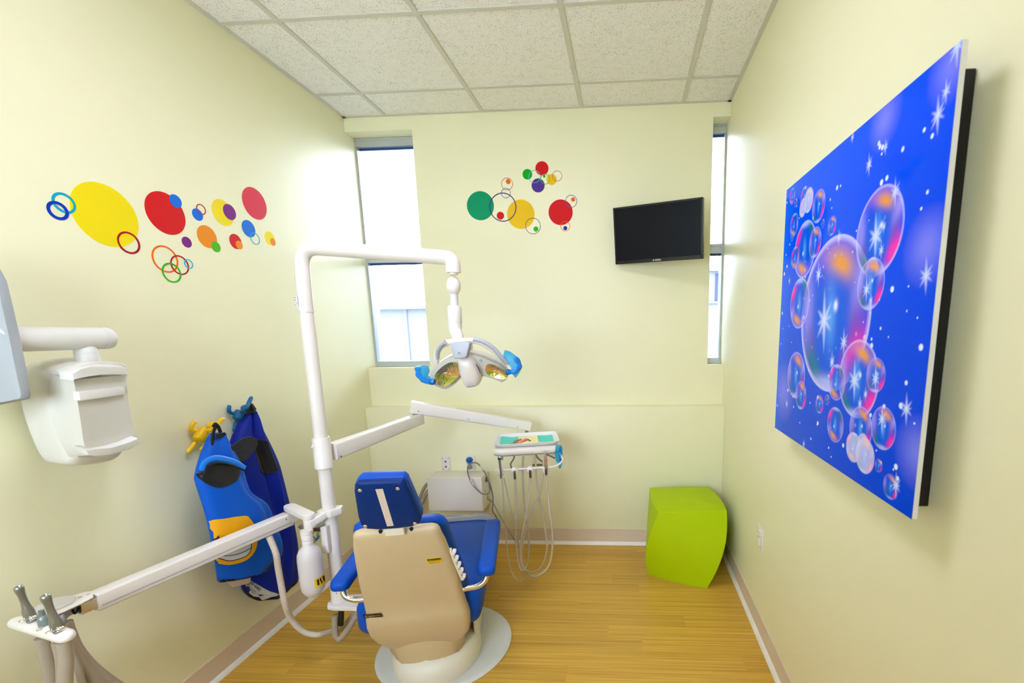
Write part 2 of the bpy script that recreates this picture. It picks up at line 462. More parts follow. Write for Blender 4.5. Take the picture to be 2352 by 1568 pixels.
# baseboards: flat strip with a coved toe
def base_prof():
    return [(0, BB), (.005, BB-.001), (.0055, .022), (.006, .012), (.012, .005), (.020, .002), (.020, 0), (0, 0)]
def baseboard(name, p0, p1, nrm):
    nrm = Vector(nrm); b = bm_new()
    loft(b, [[Vector(p)+nrm*d+Vector((0, 0, h)) for d, h in base_prof()] for p in (p0, p1)], True)
    bmesh.ops.recalc_face_normals(b, faces=b.faces); o = struct(obj(name, b, M_BASE, sharp=50))
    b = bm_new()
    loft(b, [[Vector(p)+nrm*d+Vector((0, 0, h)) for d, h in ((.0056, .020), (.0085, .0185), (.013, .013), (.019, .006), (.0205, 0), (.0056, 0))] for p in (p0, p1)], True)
    bmesh.ops.recalc_face_normals(b, faces=b.faces); obj('toe_sheen', b, mat('painted_toe_sheen', (244, 238, 226), .35), o, sharp=60)  # paler strip paints the shine on the upward-facing toe
    return o
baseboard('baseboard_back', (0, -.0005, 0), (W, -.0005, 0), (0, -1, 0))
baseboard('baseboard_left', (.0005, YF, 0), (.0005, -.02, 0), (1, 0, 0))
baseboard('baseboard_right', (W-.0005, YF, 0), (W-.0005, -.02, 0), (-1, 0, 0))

# windows
def window(name, xa, xb, mull):
    w = empty_struct(name, ((xa+xb)/2, .22, ZS)); y0, y1 = .185, .262
    f = .032
    for nm, lo, hi in (('frame_rail', (xa, y0, ZT-.052), (xb, y1, ZT)), ('frame_rail', (xa, y0, ZS), (xb, y1, ZS+.038)), ('frame_rail', (xa, y0+.004, mull[0]), (xb, y1, mull[1])),
                       ('frame_stile', (xa, y0, ZS+.038), (xa+.012, y1, ZT-.052)), ('frame_stile', (xb-.012, y0, ZS+.038), (xb, y1, ZT-.052))):
        b = bm_new(); box2(b, lo, hi, .002, 1)
        if nm == 'frame_rail': box2(b, (lo[0]+.012, y0-.006, hi[2]-.016), (hi[0]-.012, y0+.001, hi[2]-.010))
        obj(nm, b, M_ALU, w)
    for za, zb in ((ZS+.038, mull[0]), (mull[1], ZT-.052)):
        b = bm_new(); box2(b, (xa+.012, .22, za), (xb-.012, .224, zb)); obj('pane', b, M_GLASS, w)
        b = bm_new(); box2(b, (xa+.012, .214, zb-.012), (xb-.012, .219, zb)); obj('gasket', b, mat('dark_blue_gasket', (40, 70, 130), .5), w)
window('window_1', .0, XW1, (1.915, 1.955))
window('window_2', XW2, W, (1.925, 1.985))

# outside: pale building across the yard
b = bm_new(); box2(b, (-12, .4, -3.2), (14, 14, -3.0)); g = struct(obj('trim_1', b, M_OUT))
bl = thing('building', 'pale washed out building seen through the windows', 'building', (0, 7, -3))
b = bm_new(); box2(b, (-7, 7, -3), (1.0, 10, 1.94)); box2(b, (1.0, 7, -3), (9, 10, 2.60)); obj('wall', b, M_EXT, bl)
b = bm_new(); box2(b, (-7.1, 6.85, 1.93), (1.0, 10, 2.0)); obj('parapet', b, mat('grey_coping', (80, 84, 94), .7), bl)
b = bm_new(); box2(b, (1.0, 6.9, 2.59), (9.1, 10, 2.63)); obj('parapet', b, mat('grey_coping', (80, 84, 94), .7), bl)
for x in (-5.3, -4.2, -3.09, -1.98, -.87, .24):
    b = bm_new(); box2(b, (x-.035, 6.97, -3), (x+.035, 7.01, 1.93)); obj('pilaster', b, mat('pale_joint', (86, 89, 96), .7), bl)
b = bm_new(); box2(b, (3.62, 6.97, 2.0), (3.86, 7.02, 2.55)); wn = obj('window', b, M_EXTD, bl)
b = bm_new(); box2(b, (3.2, 6.93, 1.94), (4.4, 7.0, 1.98)); obj('sill', b, mat('grey_coping', (80, 84, 94), .7), bl)

# ================================================================== wall stickers
STK = {'yellow': (244, 220, 0), 'red': (214, 6, 10), 'crimson': (222, 40, 60), 'blue': (0, 110, 214), 'purple': (124, 24, 124), 'orange': (238, 142, 0), 'green': (84, 182, 0),
       'navy': (0, 48, 168), 'teal': (0, 164, 190), 'maroon': (164, 6, 14), 'dorange': (236, 104, 0), 'lblue': (44, 176, 206), 'lgreen': (50, 180, 0),
       'emerald': (0, 148, 96), 'violet': (58, 36, 110), 'gold': (238, 192, 10), 'grass': (0, 168, 0), 'dpurple': (76, 46, 136), 'rust': (176, 70, 40), 'steel': (96, 176, 208), 'denim': (40, 80, 150)}
def sticker(side, q, col, stroke, label, layer):
    a, z, r = q
    m = mat('sticker_'+col, STK[col], .5, var=.01, spec=.2)
    th = .0006+.0004*layer
    b = bm_new()
    if side == 'L': ring_flat(b, (0, a, z), (1, 0, 0), (0, 1, 0), (0, 0, 1), r, r-stroke if stroke else 0, th)
    else: ring_flat(b, (a, E, z), (0, -1, 0), (1, 0, 0), (0, 0, 1), r, r-stroke if stroke else 0, th)
    kind = 'ring' if stroke else 'dot'
    o = obj('wall_sticker', b, m, None, sharp=30)
    tag(o, label, 'sticker', 'bubble stickers on the left wall' if side == 'L' else 'bubble stickers on the back wall')
for q, col, st, label, ly in (
    ((-1.3818,1.8586,0.1016), 'yellow', 0, 'huge yellow disc sticker, the largest on the left wall', 1),
    ((-1.4972,1.8676,0.031), 'teal', .0075, 'turquoise ring sticker overlapping the left edge of the huge yellow disc', 2),
    ((-1.5177,1.8404,0.0276), 'navy', .0085, 'royal blue ring sticker, the outermost left one on the left wall', 3),
    ((-1.3249,1.7793,0.0377), 'maroon', .0065, 'dark red ring sticker on the lower right edge of the huge yellow disc', 2),
    ((-1.1702,1.9143,0.077), 'red', 0, 'big red disc sticker right of the huge yellow disc', 1),
    ((-1.123,1.9705,0.0246), 'blue', 0, 'blue dot sticker on the top right edge of the big red disc', 2),
    ((-1.0355,1.9412,0.0237), 'blue', 0, 'small blue dot sticker under a thin red ring on the left wall', 1),
    ((-1.0155,1.9663,0.0208), 'maroon', .0032, 'thin red ring sticker over a small blue dot on the left wall', 2),
    ((-0.9103,1.9788,0.0537), 'yellow', 0, 'medium yellow disc sticker with a purple dot on its right side', 1),
    ((-0.8753,1.9894,0.033), 'purple', 0, 'purple dot sticker on the medium yellow disc of the left wall', 2),
    ((-0.7234,2.0637,0.0712), 'crimson', 0, 'crimson disc sticker at the upper right end of the left wall group', 1),
    ((-0.7805,1.9386,0.038), 'blue', 0, 'blue disc sticker just below the crimson disc', 1),
    ((-0.7499,1.8999,0.0273), 'lblue', .0035, 'thin light blue ring sticker at the foot of the blue disc below the crimson one', 2),
    ((-0.6557,1.9183,0.0322), 'yellow', 0, 'small yellow dot sticker, the rightmost group on the left wall', 1),
    ((-0.64,1.9045,0.0178), 'orange', 0, 'tiny orange dot sticker on the small rightmost yellow dot', 2),
    ((-1.0066,1.86,0.0455), 'orange', 0, 'orange disc sticker with a green dot at its lower right', 1),
    ((-0.9712,1.8256,0.022), 'green', 0, 'green dot sticker on the lower right edge of the orange disc', 2),
    ((-0.8649,1.8665,0.0323), 'red', 0, 'small red dot sticker with an orange dot at its lower right', 1),
    ((-0.8478,1.8543,0.0188), 'orange', 0, 'tiny orange dot sticker on the small red dot of the left wall', 2),
    ((-1.1029,1.8209,0.0207), 'purple', 0, 'lone small purple dot sticker below the big red disc', 1),
    ((-1.2025,1.7413,0.0502), 'dorange', .0062, 'large orange ring sticker in the cluster of linked rings', 1),
    ((-1.1479,1.7266,0.0373), 'maroon', .0050, 'dark red ring sticker linked with the orange and green rings', 2),
    ((-1.1864,1.693,0.0374), 'lgreen', .0055, 'green ring sticker, lowest of the linked rings on the left wall', 3),
    ((-1.1102,1.7359,0.0184), 'lblue', .0032, 'small light blue ring sticker at the right end of the linked rings', 3)):
    sticker('L', q, col, st, label, ly)
for q, col, st, label, ly in (
    ((0.837,2.2327,0.0869), 'emerald', 0, 'big emerald green disc sticker at the left end of the back wall group', 1),
    ((1.0935,2.1746,0.0877), 'gold', 0, 'big golden yellow disc sticker in the middle of the back wall group', 1),
    ((0.9808,2.2201,0.0866), 'violet', .0055, 'large violet ring sticker between the emerald and golden discs', 2),
    ((1.004,2.3029,0.0299), 'denim', .0028, 'small blue ring sticker on top of the large violet ring', 3),
    ((1.0141,2.3565,0.0366), 'rust', .0026, 'rust coloured ring sticker around an orange dot, above the violet ring', 2),
    ((1.0225,2.3707,0.0151), 'dorange', 0, 'orange dot sticker inside the rust coloured ring', 1),
    ((0.9624,2.1698,0.0237), 'red', 0, 'small red dot sticker inside the large violet ring', 1),
    ((1.168,2.1021,0.0488), 'violet', .0030, 'thin violet ring sticker at the lower right of the golden disc', 2),
    ((1.1861,2.0834,0.0154), 'lgreen', 0, 'green dot sticker inside the thin violet ring by the golden disc', 1),
    ((1.3466,2.1793,0.0764), 'red', 0, 'big red disc sticker nearest the television', 1),
    ((1.4144,2.2429,0.0373), 'denim', .0030, 'blue ring sticker at the upper right of the red disc near the television', 2),
    ((1.4273,2.2529,0.0129), 'dorange', 0, 'tiny orange dot sticker inside the blue ring by the red disc', 1),
    ((1.3732,2.0957,0.0304), 'dorange', .0032, 'orange ring sticker at the foot of the red disc near the television', 2),
    ((1.3735,2.084,0.0126), 'navy', 0, 'tiny blue dot sticker inside the orange ring', 1),
    ((1.2377,2.4402,0.0411), 'red', 0, 'red disc sticker, the topmost on the back wall', 1),
    ((1.2097,2.3417,0.0412), 'dpurple', 0, 'purple disc sticker below the topmost red disc', 1),
    ((1.1451,2.4089,0.0308), 'grass', 0, 'green disc sticker left of the topmost red disc', 1),
    ((1.1893,2.3939,0.0372), 'steel', .0030, 'light blue ring sticker between the green, red and purple discs', 2),
    ((1.2959,2.3738,0.0317), 'gold', 0, 'golden dot sticker right of the topmost red disc', 1),
    ((1.2563,2.3773,0.0307), 'lgreen', .0030, 'green ring sticker overlapping the golden dot under the topmost red disc', 3),
    ((1.2504,2.3941,0.0077), 'grass', 0, 'tiny green dot sticker inside the green ring', 2),
    ((1.3314,2.393,0.0307), 'rust', .0026, 'brownish red ring sticker at the right edge of the golden dot', 2)):
    sticker('B', q, col, st, label, ly)

# ================================================================== bubble art on the right wall
XA = W-.070
BUB = [(-1.6084,1.482,0.2102),(-1.8179,1.658,0.0974),(-1.8033,1.5793,0.0283),(-1.8028,1.5471,0.0594),(-1.3731,1.5267,0.0811),(-1.3784,1.2944,0.0774),(-1.4294,1.2351,0.0463),(-1.7781,1.3259,0.0964),(-1.8572,1.3436,0.0401),(-1.6702,1.3052,0.0493),(-1.5738,1.2302,0.0275),(-1.6226,1.2519,0.0156),(-1.6802,1.1923,0.0486),(-1.8107,1.2117,0.0536),(-1.9048,1.2326,0.0489),(-1.7854,1.1577,0.0383),(-1.8282,1.1781,0.026),(-1.8404,1.1517,0.0431),(-1.901,1.1471,0.0158),(-1.9516,1.1157,0.0279),(-1.2556,1.8842,0.0265),(-1.3627,1.8528,0.0315),(-1.4001,1.8339,0.0373),(-1.3568,1.822,0.0291),(-1.4794,1.7965,0.0466),(-1.5177,1.7408,0.0134),(-1.5789,1.7215,0.0261),(-1.2868,1.7859,0.0377),(-1.3914,1.6903,0.0872),(-1.4701,1.6979,0.045),(-1.3114,1.6779,0.0362),(-1.2743,1.7496,0.0137),(-1.292,1.8542,0.0148)]
SPK = [(2.3138,-1.9868,1.8239),(2.3138,-2.0032,1.8544),(2.3138,-1.7541,1.8181),(2.3138,-1.8193,1.8322),(2.3138,-1.8715,1.7262),(2.3138,-1.9993,1.5443),(2.3138,-1.8083,1.6512),(2.3138,-1.6259,1.6827),(2.3138,-1.5098,1.6019),(2.3138,-1.5687,1.4702),(2.3138,-1.6952,1.4119),(2.3138,-1.636,1.3572),(2.3138,-1.7649,1.3218),(2.3138,-1.9802,1.2886),(2.3138,-1.9705,1.1258),(2.3138,-1.7996,1.2691),(2.3138,-1.2693,1.6074),(2.3138,-1.3081,1.1873),(2.3138,-1.4781,1.0856),(2.3138,-2.0206,1.9161),(2.3138,-1.8393,1.6651),(2.3138,-1.8369,1.6157),(2.3138,-1.7873,1.5363),(2.3138,-1.8105,1.5102),(2.3138,-1.8215,1.2955),(2.3138,-1.8585,1.3354),(2.3138,-1.8983,1.2517),(2.3138,-1.6619,1.9114)]
SPS = [.034, .022, .026, .018, .03, .034, .05, .022, .036, .085, .036, .03, .05, .032, .028, .02, .016, .02, .018, .035, .016, .02, .03, .016, .018, .03, .03, .016]
GLO = [(2.3138,-2.01,1.8919),(2.3138,-1.8064,1.8925),(2.3138,-1.9933,1.5974),(2.3138,-2.0271,1.2109),(2.3138,-1.2713,1.2236),(2.3138,-1.5875,1.5641)]
y_near, y_far, z_lo, z_hi = -2.031, -1.196, 1.077, 1.920
art = thing('wall_art', 'big square glossy blue print of soap bubbles on the right wall', 'picture', (W-.05, (y_near+y_far)/2, z_lo))
NY, NZ = 420, 640
yy = np.linspace(y_near, y_far, NY); zz = np.linspace(z_lo, z_hi, NZ)
YY, ZZ = np.meshgrid(yy, zz)
def L3(c): return np.array(lin(c))
img = np.zeros((NZ, NY, 3))
t = np.clip((YY-y_near)/(y_far-y_near), 0, 1)[..., None]; tz = np.clip((ZZ-z_lo)/(z_hi-z_lo), 0, 1)[..., None]
img[:] = L3((0, 72, 236))*(1-t)+L3((0, 88, 232))*t
img = img*(.82+.3*tz)+L3((60, 120, 220))*np.clip(t-.88, 0, 1)*2.0
def over(img, col, a): return img*(1-a[..., None])+np.asarray(col)*a[..., None]
for (gx, gy, gz), gr in zip(GLO, (.06, .06, .07, .07, .10, .05)):
    d = np.sqrt((YY-gy)**2+(ZZ-gz)**2)/gr
    img = over(img, L3((150, 150, 246)), .62*np.clip(1.15-d, 0, 1)**1.1)
rs = np.random.RandomState(3)
dots = []
for i in range(120): dots.append((rs.uniform(y_near+.02, y_far), rs.uniform(z_lo+.02, z_hi-.02), .0022+.0042*rs.uniform(0, 1)**1.6))
def win(cy, cz, r):
    i0, i1 = np.searchsorted(zz, cz-r), np.searchsorted(zz, cz+r); j0, j1 = np.searchsorted(yy, cy-r), np.searchsorted(yy, cy+r)
    return slice(max(i0-1, 0), min(i1+1, NZ)), slice(max(j0-1, 0), min(j1+1, NY))
for cy, cz, r in dots:
    s = win(cy, cz, r*1.6); d = np.sqrt((YY[s]-cy)**2+(ZZ[s]-cz)**2)/r
    img[s] = over(img[s], L3((226, 240, 255)), np.clip((1.15-d)*4, 0, 1)*.95)
flip = [1, 1, -1, 1, -1, 1, 1, 1, 1, -1, 1, 1, -1, 1, 1, -1, 1, 1, 1, 1, -1, -1, 1, -1, 1, 1, 1, -1, -1, 1, -1, 1, 1]
for k, (cy, cz, r) in enumerate(BUB):
    s = win(cy, cz, r*1.1)
    p = -(YY[s]-cy)/r; q = (ZZ[s]-cz)/r
    if flip[k] < 0: p, q = -p, -q
    rr = np.sqrt(p*p+q*q); ins = np.clip((1.0-rr)*(r*260), 0, 1)
    im = img[s]
    def blob(x, y, sx, sy, ang=0.0):
        ca, sa = math.cos(ang), math.sin(ang)
        u = (p-x)*ca+(q-y)*sa; v = -(p-x)*sa+(q-y)*ca
        return np.exp(-(u/sx)**2-(v/sy)**2)*ins
    milky = k in (2, 15, 16, 17, 22, 23)
    edge = np.clip((rr-.55)/.45, 0, 1)**1.6*ins
    im = over(im, L3((0, 88, 220)), .6*ins*np.clip((.85-rr)*4, 0, 1))
    im = over(im, L3((170, 160, 246)), .62*np.clip(blob(-.78, .12, .20, .72, .1)*1.1, 0, 1))
    im = over(im, L3((170, 120, 220)), .55*np.clip(blob(-.1, .80, .70, .17), 0, 1))
    im = over(im, L3((236, 160, 50)), .95*np.clip(blob(.20, .62, .36, .17, -.35)*1.1, 0, 1))
    im = over(im, L3((180, 172, 250)), .7*np.clip(blob(.78, .45, .18, .5, -.4), 0, 1))
    im = over(im, L3((150, 50, 170)), .55*np.clip(blob(.66, -.2, .17, .40, -.1), 0, 1))
    im = over(im, L3((250, 50, 180)), .95*np.clip(blob(.68, -.50, .18, .34, -.7)*1.25, 0, 1))
    im = over(im, L3((110, 60, 150)), .4*np.clip(blob(-.6, -.35, .2, .25), 0, 1))
    im = over(im, L3((0, 120, 130)), .8*np.clip(blob(-.45, -.68, .34, .17, -.7)*1.1, 0, 1))
    im = over(im, L3((190, 200, 252)), .8*np.clip(blob(.05, -.88, .5, .10), 0, 1))
    im = over(im, L3((226, 222, 255)), .9*np.clip((rr-.90)*10, 0, 1)*ins)
    im = over(im, L3((0, 96, 226)), .7*ins*np.clip((.66-np.sqrt((p*1.15)**2+((q+.06)*.95)**2))*4, 0, 1))
    im = over(im, L3((250, 250, 255)), np.clip(blob(.12, .12, .05, .06)*1.4, 0, 1)*.95)
    im = over(im, L3((110, 190, 255)), .6*np.clip(blob(0, -.02, .13, .35, .1), 0, 1))
    if milky: im = over(im, L3((238, 236, 250)), .5*ins)
    img[s] = im
for (gx, gy, gz), r in zip(SPK, [q*1.12 for q in SPS]):
    s = win(gy, gz, r*1.1); u = (YY[s]-gy)/r; v = (ZZ[s]-gz)/r
    a = np.zeros_like(u)
    for kx, (ang, ln) in enumerate(((1.45, 1.0), (.55, .62), (2.25, .7), (2.9, .5))):
        ca, sa = math.cos(ang), math.sin(ang); l = u*ca+v*sa; w_ = -u*sa+v*ca
        a = np.maximum(a, np.clip(1-np.abs(l)/ln, 0, 1)**.8*np.exp(-(w_/((.030+.075*(1-np.clip(np.abs(l)/ln, 0, .95)))+.004))**2))
    a = np.maximum(a, np.exp(-(u*u+v*v)/.018))
    img[s] = over(img[s], L3((214, 226, 255)), np.clip(a*1.1, 0, 1))
verts = np.zeros((NZ*NY, 3)); verts[:, 0] = 0; verts[:, 1] = YY.ravel(); verts[:, 2] = ZZ.ravel()
cen = Vector((XA, (y_near+y_far)/2, (z_lo+z_hi)/2))
verts -= np.array([0, cen.y, cen.z])
ii = np.arange(NZ*NY).reshape(NZ, NY)
fc = np.stack([ii[:-1, :-1], ii[1:, :-1], ii[1:, 1:], ii[:-1, 1:]], -1).reshape(-1, 4)
fc = fc[:, ::-1]
me = bpy.data.meshes.new('print')
me.vertices.add(len(verts)); me.vertices.foreach_set('co', verts.ravel())
me.loops.add(fc.size); me.loops.foreach_set('vertex_index', fc.ravel().astype(np.int32))
me.polygons.add(len(fc)); me.polygons.foreach_set('loop_start', (np.arange(len(fc))*4).astype(np.int32))
me.update(calc_edges=True)
ca_ = me.color_attributes.new('print', 'FLOAT_COLOR', 'POINT')
ca_.data.foreach_set('color', np.concatenate([np.clip(img, 0, 1).reshape(-1, 3), np.ones((NZ*NY, 1))], 1).ravel().astype(np.float32))
me.materials.append(print_mat())
po = bpy.data.objects.new('print', me); COL.objects.link(po); po.parent = art; po.location = cen-WL[art.name]; WL['print'] = cen
lab(po, 'glossy print of soap bubbles and stars on blue')
b = bm_new(); box2(b, (XA+.0006, y_near, z_lo), (XA+.011, y_far, z_hi), .0008, 1); obj('acrylic_sheet', b, mat('white_acrylic', (236, 234, 228), .2), art)
b = bm_new(); box2(b, (XA+.0112, -1.972, 1.08), (W-.001, y_far-.05, 1.905), .002, 1); lab(obj('back_box', b, M_BLACK, art), 'black backing box behind the print')

# ================================================================== television
tvc = Vector((1.9379, -.080, 2.0091)); tvR = (Matrix.Rotation(-.3852, 3, 'Z') @ Matrix.Rotation(.1274, 3, 'X') @ Matrix.Rotation(.0102, 3, 'Y'))
tv = thing('television', 'black flat television tilted on the back wall beside the narrow right window', 'television', tvc)
CHM = Matrix.Translation(tvc) @ tvR.to_4x4()
w2, h2 = .2724, .1635
b = bm_new(); add_box(b, (0, .018, 0), (2*w2, .034, 2*h2), None, .003, 2); obj('case', b, M_BLACK, tv)
b = bm_new()
box2(b, (-w2, -.006, h2-.012), (w2, .004, h2), .0015, 1); box2(b, (-w2, -.006, -h2), (w2, .004, -h2+.022), .0015, 1)
box2(b, (-w2, -.006, -h2), (-w2+.011, .004, h2), .0015, 1); box2(b, (w2-.011, -.006, -h2), (w2, .004, h2), .0015, 1)
bz = obj('bezel', b, mat('gloss_black', (14, 14, 14), .18), tv)
b = bm_new(); box2(b, (-w2+.010, -.002, -h2+.020), (w2-.010, .002, h2-.010)); obj('screen', b, M_SCREEN, tv)
b = bm_new(); box2(b, (-.07, .034, -.06), (.07, .055, .06), .004); cyl(b, (0, .05, 0), (.01, .11, .0), .016); obj('mount', b, M_BLACK, tv)
M = Matrix.Translation((.005, -.0065, -h2+.010)) @ Matrix.Rotation(PI/2, 4, 'X')
text('lettering', 'SANSUI', .011, M, M_WTEXT, tv, bold=.0003)
b = bm_new(); prism(b, [(-.028, -.0066, -h2+.006), (-.021, -.0066, -h2+.006), (-.018, -.0066, -h2+.0135), (-.025, -.0066, -h2+.0135)], (0, .0004, 0)); obj('emblem', b, M_WTEXT, tv)
CHM = None

# ================================================================== lime stool: a twisted cube
def stool():
    zb, zt = .0, .43
    cb = Vector((2.1085, -.2966)); ct = Vector((2.1085, -.262))
    rb, rt = -.392, .087; hb, ht = .174, .193
    def ring(t, sc=1.0, z=None, n=10):
        c = cb.lerp(ct, t); a = rb+(rt-rb)*t; h = (hb+(ht-hb)*t+.030*math.sin(PI*t))*sc
        out = []
        cor = [(-1, -1), (1, -1), (1, 1), (-1, 1)]
        for i in range(4):
            (x0, y0), (x1, y1) = cor[i], cor[(i+1) % 4]
            for s in range(n):
                u = s/n; x = x0+(x1-x0)*u; y = y0+(y1-y0)*u
                bl = 1+.34*(.25-(u-.5)**2)*(1 if True else 0)*2.0*sc*.5
                if y0 == y1: y *= bl
                else: x *= bl
                out.append(Vector((c.x+h*(x*math.cos(a)-y*math.sin(a)), c.y+h*(x*math.sin(a)+y*math.cos(a)), zb+(zt-zb)*t if z is None else z)))
        return out
    b = bm_new()
    rings = [ring(t/18) for t in range(19)]
    rings += [ring(1, .985, zt+.003), ring(1, .8, zt+.010), ring(1, .5, zt+.018), ring(1, .2, zt+.022)]
    loft(b, rings, True)
    bmesh.ops.recalc_face_normals(b, faces=b.faces)
    o = obj('stool', b, M_LIME, None, sharp=24)
    return tag(o, 'lime green twisted cube stool on the floor in the right corner', 'stool')
stool()

# ================================================================== outlets and wall box
def outlet(o, label, x, z, w=.062, h=.104, style='data'):
    t = thing('wall_outlet', label, 'outlet', (x, 0, z-h/2), 'white wall outlet plates')
    b = bm_new(); add_box(b, (x, -.004, z), (w, .008, h), None, .003, 2); obj('cover_plate', b, M_WHITE, t)
    if style == 'data':
        for dz, nm in ((.014, 'jack'), (-.022, 'jack')):
            b = bm_new(); add_box(b, (x, -.009, z+dz), (.012, .003, .011), None, .0008, 1); add_box(b, (x, -.0104, z+dz), (.007, .001, .006)); obj(nm, b, [M_DGREY], t)
        for dx in (-.021, .021):
            for dz in (-.038, .038):
                b = bm_new(); add_box(b, (x+dx, -.0085, z+dz), (.003, .001, .008)); obj('slot', b, M_BLACK, t)
    return t
outlet(0, 'white plate with two small jacks, left one above the wall box', .529, .570)
t2 = outlet(0, 'white outlet plate holding the blue and grey plugs above the wall box', .7015, .576, style='power')
for dz in (.022, -.022):
    b = bm_new(); add_box(b, (.7015, -.009, .576+dz), (.034, .003, .030), None, .004, 2); obj('socket', b, M_WHITE, t2)
t3 = thing('wall_outlet', 'white outlet plate low on the right wall beside the lime stool', 'outlet', (W, -.868, .43))
b = bm_new(); add_box(b, (W-.004, -.868, .478), (.008, .078, .100), None, .0025, 2); obj('cover_plate', b, M_WHITE, t3)
for dz in (.022, -.022):
    b = bm_new(); add_box(b, (W-.009, -.868, .478+dz), (.003, .034, .028), None, .004, 2); obj('socket', b, M_WHITE, t3)

YB = -.150
wb = thing('junction_box', 'white metal utility box on the back wall below the outlets', 'box', (.63, YB/2, .285))
b = bm_new(); box2(b, (.4535, YB, .288), (.817, -.001, .519), .007, 3); obj('cover', b, M_WHITE, wb)
b = bm_new(); add_box(b, (.8175, -.055, .475), (.003, .026, .034), None, .002, 1); obj('power_inlet', b, M_BLACK, wb)
for y, z in ((-.085, .478), (-.085, .405), (-.05, .36)):
    b = bm_new(); add_box(b, (.8175, y, z), (.002, .006, .009)); obj('screw', b, M_DGREY, wb)
def cord(name, label, cat, pts, r, m, plug=None, group=None):
    t = thing(name, label, cat, pts[0], group)
    b = bm_new(); tube(b, pts, r, 10, 8); obj('cable', b, m, t)
    return t
pb = cord('power_cord', 'grey cord from the blue plug looping down past the wall box', 'cord',
     [(.690, -.035, .592), (.712, -.075, .590)]+[(0.7764,-0.1,0.6016),(0.8227,-0.1,0.5407),(0.8517,-0.1,0.4656),(0.8677,-0.1,0.3934),(0.8676,-0.1,0.3309),(0.8625,-0.1,0.268)]+[(.875, -.06, .20), (.87, -.03, .03)], .0042, M_CORD)
b = bm_new(); lathe(b, [(.010, 0), (.0215, .003), (.0215, .018), (.014, .028), (.009, .034)], (.6985, -.0115, .598), (0.0, -1, 0), 20); lab(obj('plug', b, M_BPLUG, pb), 'round blue plug')
b = bm_new(); tube(b, [(0.7971,-0.1,0.5864),(0.8108,-0.1,0.5644),(0.822,-0.1,0.5577)], .008, 8, 3, flat=.5); lab(obj('cord_tag', b, mat('white_tag', (232, 224, 220), .6), pb), 'white paper tag')
pg = cord('power_cord', 'grey cord from the lower plug drooping across the front of the wall box', 'cord',
     [(.690, -.036, .552)]+[(0.7388,-0.175,0.588),(0.7399,-0.175,0.5548),(0.7558,-0.175,0.4982),(0.7888,-0.175,0.4514),(0.8261,-0.175,0.4197),(0.8555,-0.175,0.4199)]+[(0.8618,-0.13,0.4252),(0.8604,-0.13,0.4592)]+[(.838, -.075, .468), (.8195, -.055, .47)], .0036, M_CORD)
b = bm_new(); lathe(b, [(.008, 0), (.016, .004), (.015, .02), (.009, .03)], (.6985, -.0115, .554), (-.1, -1, -.15), 16); obj('plug', b, mat('grey_plug', (160, 155, 148), .4), pg)
b = bm_new(); tube(b, [(0.7549,-0.178,0.5193),(0.7663,-0.178,0.4926),(0.7751,-0.178,0.4776)], .0075, 8, 3, flat=.5); lab(obj('cord_tag', b, mat('white_tag', (232, 224, 220), .6), pg), 'white paper tag')
o = bm_new(); tube(o, [(.8185, -.05, .355)]+[(0.819,-0.06,0.3428),(0.8453,-0.06,0.3254),(0.8672,-0.06,0.2902),(0.8852,-0.06,0.2443),(0.9226,-0.06,0.1733)]+[(1.0, -.05, .02)], .0022, 8, 6)
tag(obj('thin_cable', o, M_CORD), 'thin grey cable running from the wall box down to the right', 'cord')
for i, (pts, r, lb) in enumerate((([(0.4396,-0.1,0.4636),(0.4156,-0.1,0.4392),(0.3917,-0.1,0.3974),(0.3709,-0.1,0.3518),(0.354,-0.1,0.313)]+[(.31, -.13, .10), (.36, -.22, .03)], .011, 'grey beige hose curving out of the wall box, the upper one'),
                  ([(0.4485,-0.12,0.4225),(0.4237,-0.12,0.3877),(0.3997,-0.12,0.3424),(0.3787,-0.12,0.2933)]+[(.37, -.15, .12), (.40, -.24, .03)], .014, 'thicker grey beige hose curving out of the wall box, the lower one'))):
    b = bm_new(); tube(b, pts, r, 12, 6); tag(obj('utility_hose', b, M_HOSE2), lb, 'hose', 'hoses at the wall box')

# ================================================================== dental chair
CH_O = Vector((.8728, -1.0418, 0)); CH_A = math.radians(13)
chair = thing('dental_chair', 'blue upholstered dental chair with beige moulded back, seen from behind', 'chair', CH_O)
CHM = Matrix.Translation(CH_O) @ Matrix.Rotation(CH_A, 4, 'Z')
RK = .40
def yb(z): return -.36-RK*(z-.47)           # rear surface of the back shell
b = bm_new(); lathe(b, [(.300, 0), (.302, .006), (.296, .012), (.28, .0145), (.0, .016)], (.03, .0, .0), (0, 0, 1), 64); obj('base_plate', b, M_PLATE, chair)
# rounded pump cover
def ell_ring(cx, cy, rx, ry, z, n=40): return [Vector((cx+rx*math.cos(2*PI*j/n), cy+ry*math.sin(2*PI*j/n), z)) for j in range(n)]
b = bm_new()
loft(b, [ell_ring(.010, -.075, .182+dx, .205+dx, z) for dx, z in ((0, .014), (.004, .03), (.005, .06), (-.002, .085), (-.016, .105), (-.038, .118), (-.062, .123), (-.072, .119), (-.080, .105), (-.10, .098), (-.17, .096))], True)
bmesh.ops.recalc_face_normals(b, faces=b.faces); obj('pump_cover', b, M_CREAM, chair, sharp=60)
b = bm_new(); loft(b, [ell_ring(-.01, -.07, .085, .085, z) for z in (.09, .15)]+[ell_ring(-.01, -.07, .075, .075, .158)], True); bmesh.ops.recalc_face_normals(b, faces=b.faces); obj('lift_cap', b, M_CREAM, chair)
b = bm_new()
loft(b, [[Vector((x+.0, y+.10, z)) for x, y in rrect(w, l, .03)] for w, l, z in ((.150, .17, .014), (.150, .17, .08), (.165, .20, .18), (.185, .24, .27), (.185, .24, .30))], True)
